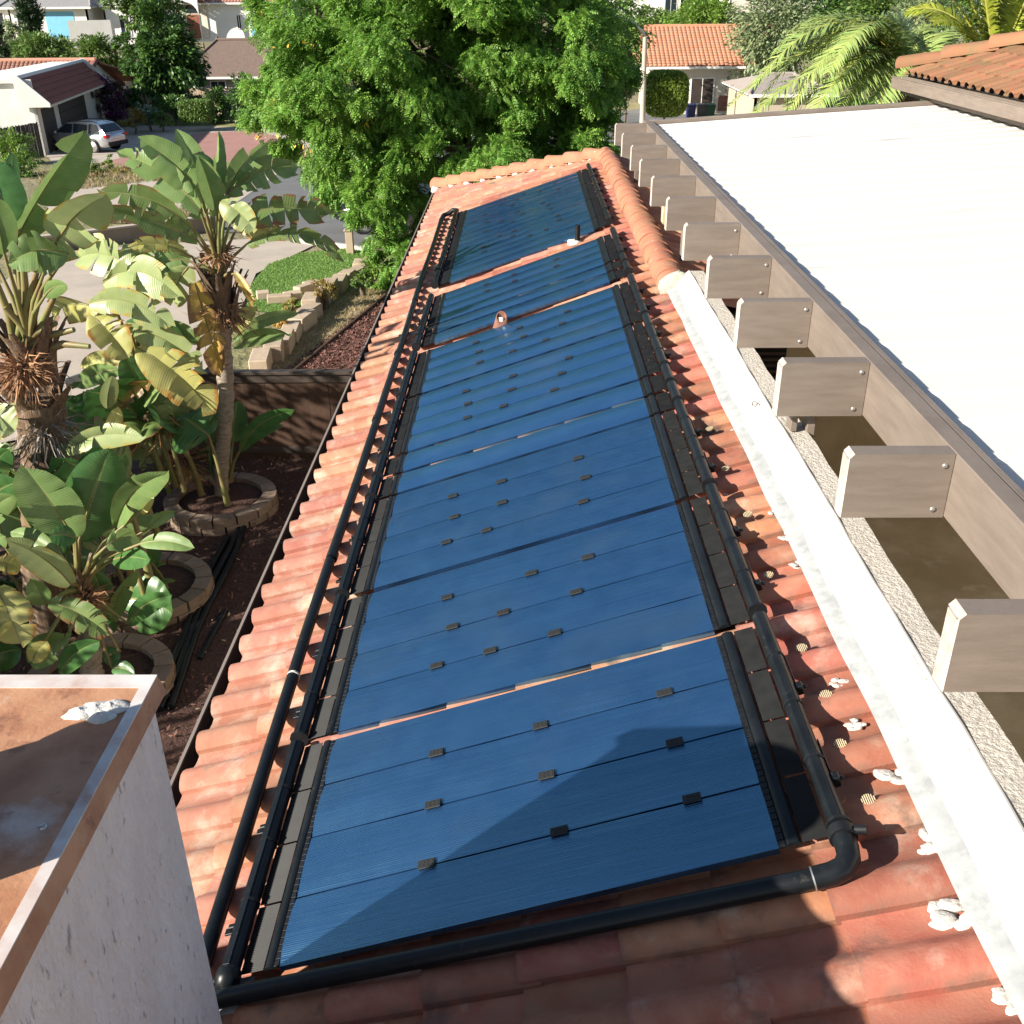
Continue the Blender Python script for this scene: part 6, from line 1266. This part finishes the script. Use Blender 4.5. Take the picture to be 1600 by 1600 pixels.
# cars
def car(label, cat, pos, head, paint, wagon=True, name='parked_car'):
    t = thing(name, label, cat); Rm = Matrix.Rotation(head, 3, 'Z'); pos = Vector(pos); X = lambda x, y, z: pos+Rm @ Vector((x, y, z))
    # x forward, stations along the length; section: half widths at heights
    st = [(-2.36, .42, .80, .62), (-2.28, .34, .98, .80), (-1.9, .28, 1.02, .88), (-1.0, .26, .99, .91), (0, .26, .96, .92), (.9, .26, .94, .92), (1.5, .28, .90, .90), (2.05, .32, .80, .84), (2.3, .38, .66, .70), (2.38, .45, .58, .56)]
    mb = MB(); V = []; per = 8
    for x, zb, zt, hw in st:
        for y, z in ((-hw*.92, zb), (-hw, zb+.14), (-hw, zt-.18), (-hw*.93, zt), (hw*.93, zt), (hw, zt-.18), (hw, zb+.14), (hw*.92, zb)): V.append(X(x, y, z))
    n = len(st); mb.add(V, [(i*per+j, i*per+(j+1) % per, (i+1)*per+(j+1) % per, (i+1)*per+j)[::-1] for i in range(n-1) for j in range(per)], True); mb.add(V[:per], [tuple(range(per))[::-1]]); mb.add(V[-per:], [tuple(range(per))])
    obj('body', mb, paint, t)
    gx = [(-2.22, 1.0), (-1.75, 1.46), (-1.2, 1.55), (-.2, 1.57), (.35, 1.50), (1.25, .95)]
    def hwid(z): return .84-.20*(z-.95)/.6
    mb = MB(); V = []
    for x, z in gx: V += [X(x, -hwid(z), z), X(x, hwid(z), z)]
    B_ = []
    for x, z in gx: B_ += [X(x, -.85, .93), X(x, .85, .93)]
    k = len(gx); mb.add(V, [(2*i, 2*i+2, 2*i+3, 2*i+1)[::-1] for i in range(k-1)])
    for s_ in (0, 1):
        for i in range(k-1):
            q = [V[2*i+s_], V[2*i+2+s_], B_[2*i+2+s_], B_[2*i+s_]]; mb.add(q, [(0, 1, 2, 3) if s_ else (3, 2, 1, 0)])
    obj('cabin', mb, paint, t)
    def pane(pts, nm='window'):
        mb = MB(); pts = [X(*p) for p in pts]; c = sum(pts, Vector())/len(pts); n_ = (pts[1]-pts[0]).cross(pts[2]-pts[0]).normalized(); ctr = X(-.4, 0, 1.1)
        if n_.dot(c-ctr) < 0: n_ = -n_; pts = pts[::-1]
        mb.prism([p+n_*.012 for p in pts], -n_*.010); obj(nm, mb, m_glass, t)
    for s_ in (-1, 1):
        for x0, x1, x2, x3 in ((-1.95, -1.15, -1.2, -1.62), (-1.05, -.15, -.2, -1.05), (-.05, .98, .32, -.1)):
            pane([(x0, s_*.84, 1.0), (x1, s_*.84, 1.0), (x2, s_*.715, 1.47), (x3, s_*.72, 1.44)])
        rl = MB(); rl.tube([X(-1.7, s_*.62, 1.54), X(-1.2, s_*.62, 1.60), X(.2, s_*.62, 1.58)], .02, 6); obj('roof_rail', rl, m_rubber, t)
    pane([(-2.17, -.70, 1.06), (-2.17, .70, 1.06), (-1.80, .62, 1.42), (-1.80, -.62, 1.42)], 'rear_window'); pane([(1.16, -.72, 1.0), (1.16, .72, 1.0), (.42, .62, 1.46), (.42, -.62, 1.46)], 'windscreen')
    for x in (-1.38, 1.38):
        for s_ in (-1, 1):
            w_ = MB(); w_.lathe(X(x, s_*.72, .34), Rm @ Vector((0, s_, 0)), [(0, .0), (0, .34), (.20, .345), (.215, .30), (.19, .25)], 18); wo = obj('wheel', w_, m_rubber, t)
            w_ = MB(); w_.lathe(X(x, s_*.72, .34), Rm @ Vector((0, s_, 0)), [(.19, .25), (.205, .23), (.20, .07), (.215, .05), (.215, 0)], 18); obj('rim', w_, m_steel, wo)
            w_ = MB(); w_.lathe(X(x, s_*.88, .36), Rm @ Vector((0, s_, 0)), [(.0, .40), (.042, .40), (.042, .36), (.0, .35)], 18); obj('wheel_arch', w_, m_rubber, t)
    for s_ in (-1, 1):
        w_ = MB(); w_.cbox(X(-2.36, s_*.74-.16, .78), Rm @ Vector((.22, 0, 0)), Rm @ Vector((0, .32, 0)), (0, 0, .17), .03); obj('tail_light', w_, M('tail_red', (.35, .01, .015), rough=.2) if 'tail_red' not in bpy.data.materials else bpy.data.materials['tail_red'], t)
        w_ = MB(); w_.cbox(X(2.12, s_*.66-.18, .62), Rm @ Vector((.24, 0, 0)), Rm @ Vector((0, .36, 0)), (0, 0, .14), .03); obj('headlight', w_, m_glass, t)
        w_ = MB(); w_.cbox(X(.85, s_*.98-.08, .98), Rm @ Vector((.12, 0, 0)), Rm @ Vector((0, .16, 0)), (0, 0, .12), .03); obj('mirror', w_, paint, t)
    w_ = MB(); w_.cbox(X(-2.42, -.8, .36), Rm @ Vector((.16, 0, 0)), Rm @ Vector((0, 1.6, 0)), (0, 0, .22), .05); obj('rear_bumper', w_, m_rubber, t)
    w_ = MB(); w_.cbox(X(-2.40, -.26, .72), Rm @ Vector((.06, 0, 0)), Rm @ Vector((0, .52, 0)), (0, 0, .13), .01); obj('number_plate', w_, m_white, t)
    return rebase(t, pos)
silver = M('silver_paint', (.52, .53, .55), rough=.25, metal=.6, coat=.6); black = M('black_paint', (.012, .012, .014), rough=.15, coat=.8)
p = gnd(134, 237); ga = atan2(-u.x, u.y)
car('silver station wagon parked nose-in at the dark garage doors on the red driveway', 'car', p+Vector((-.2, .4, .03)), radians(162), silver)
p = gnd(546, 368); car('black car parked at the kerb mostly hidden by the feathery tree', 'car', p+Vector((1.9, .9, .02)), radians(175), black)
t = thing('mail_post', 'short tan post standing on the kerb beside the lawn under the feathery tree', 'post'); p = gnd(548, 396); mb = MB(); mb.cbox(p+Vector((-.1, -.1, 0)), (.2, 0, 0), (0, .2, 0), (0, 0, .62), .01); obj('post', mb, m_tan, t); mb = MB(); mb.cbox(p+Vector((-.13, -.13, .62)), (.26, 0, 0), (0, .26, 0), (0, 0, .05), .01); obj('post_cap', mb, m_tan, t); rebase(t, p)
# the wooded slope behind everything
q = 9000; P_ = np.column_stack([NR.uniform(-110, 110, q), NR.uniform(150, 190, q), np.zeros(q)]); P_[:, 2] = -7.8+(P_[:, 1]-92)*.07+np.abs(NR.normal(0, 2.2, q)); tag(scatter('far_wood', P_, unit(q), 1.9, LEAFLET, f_dark, None), kind='stuff')
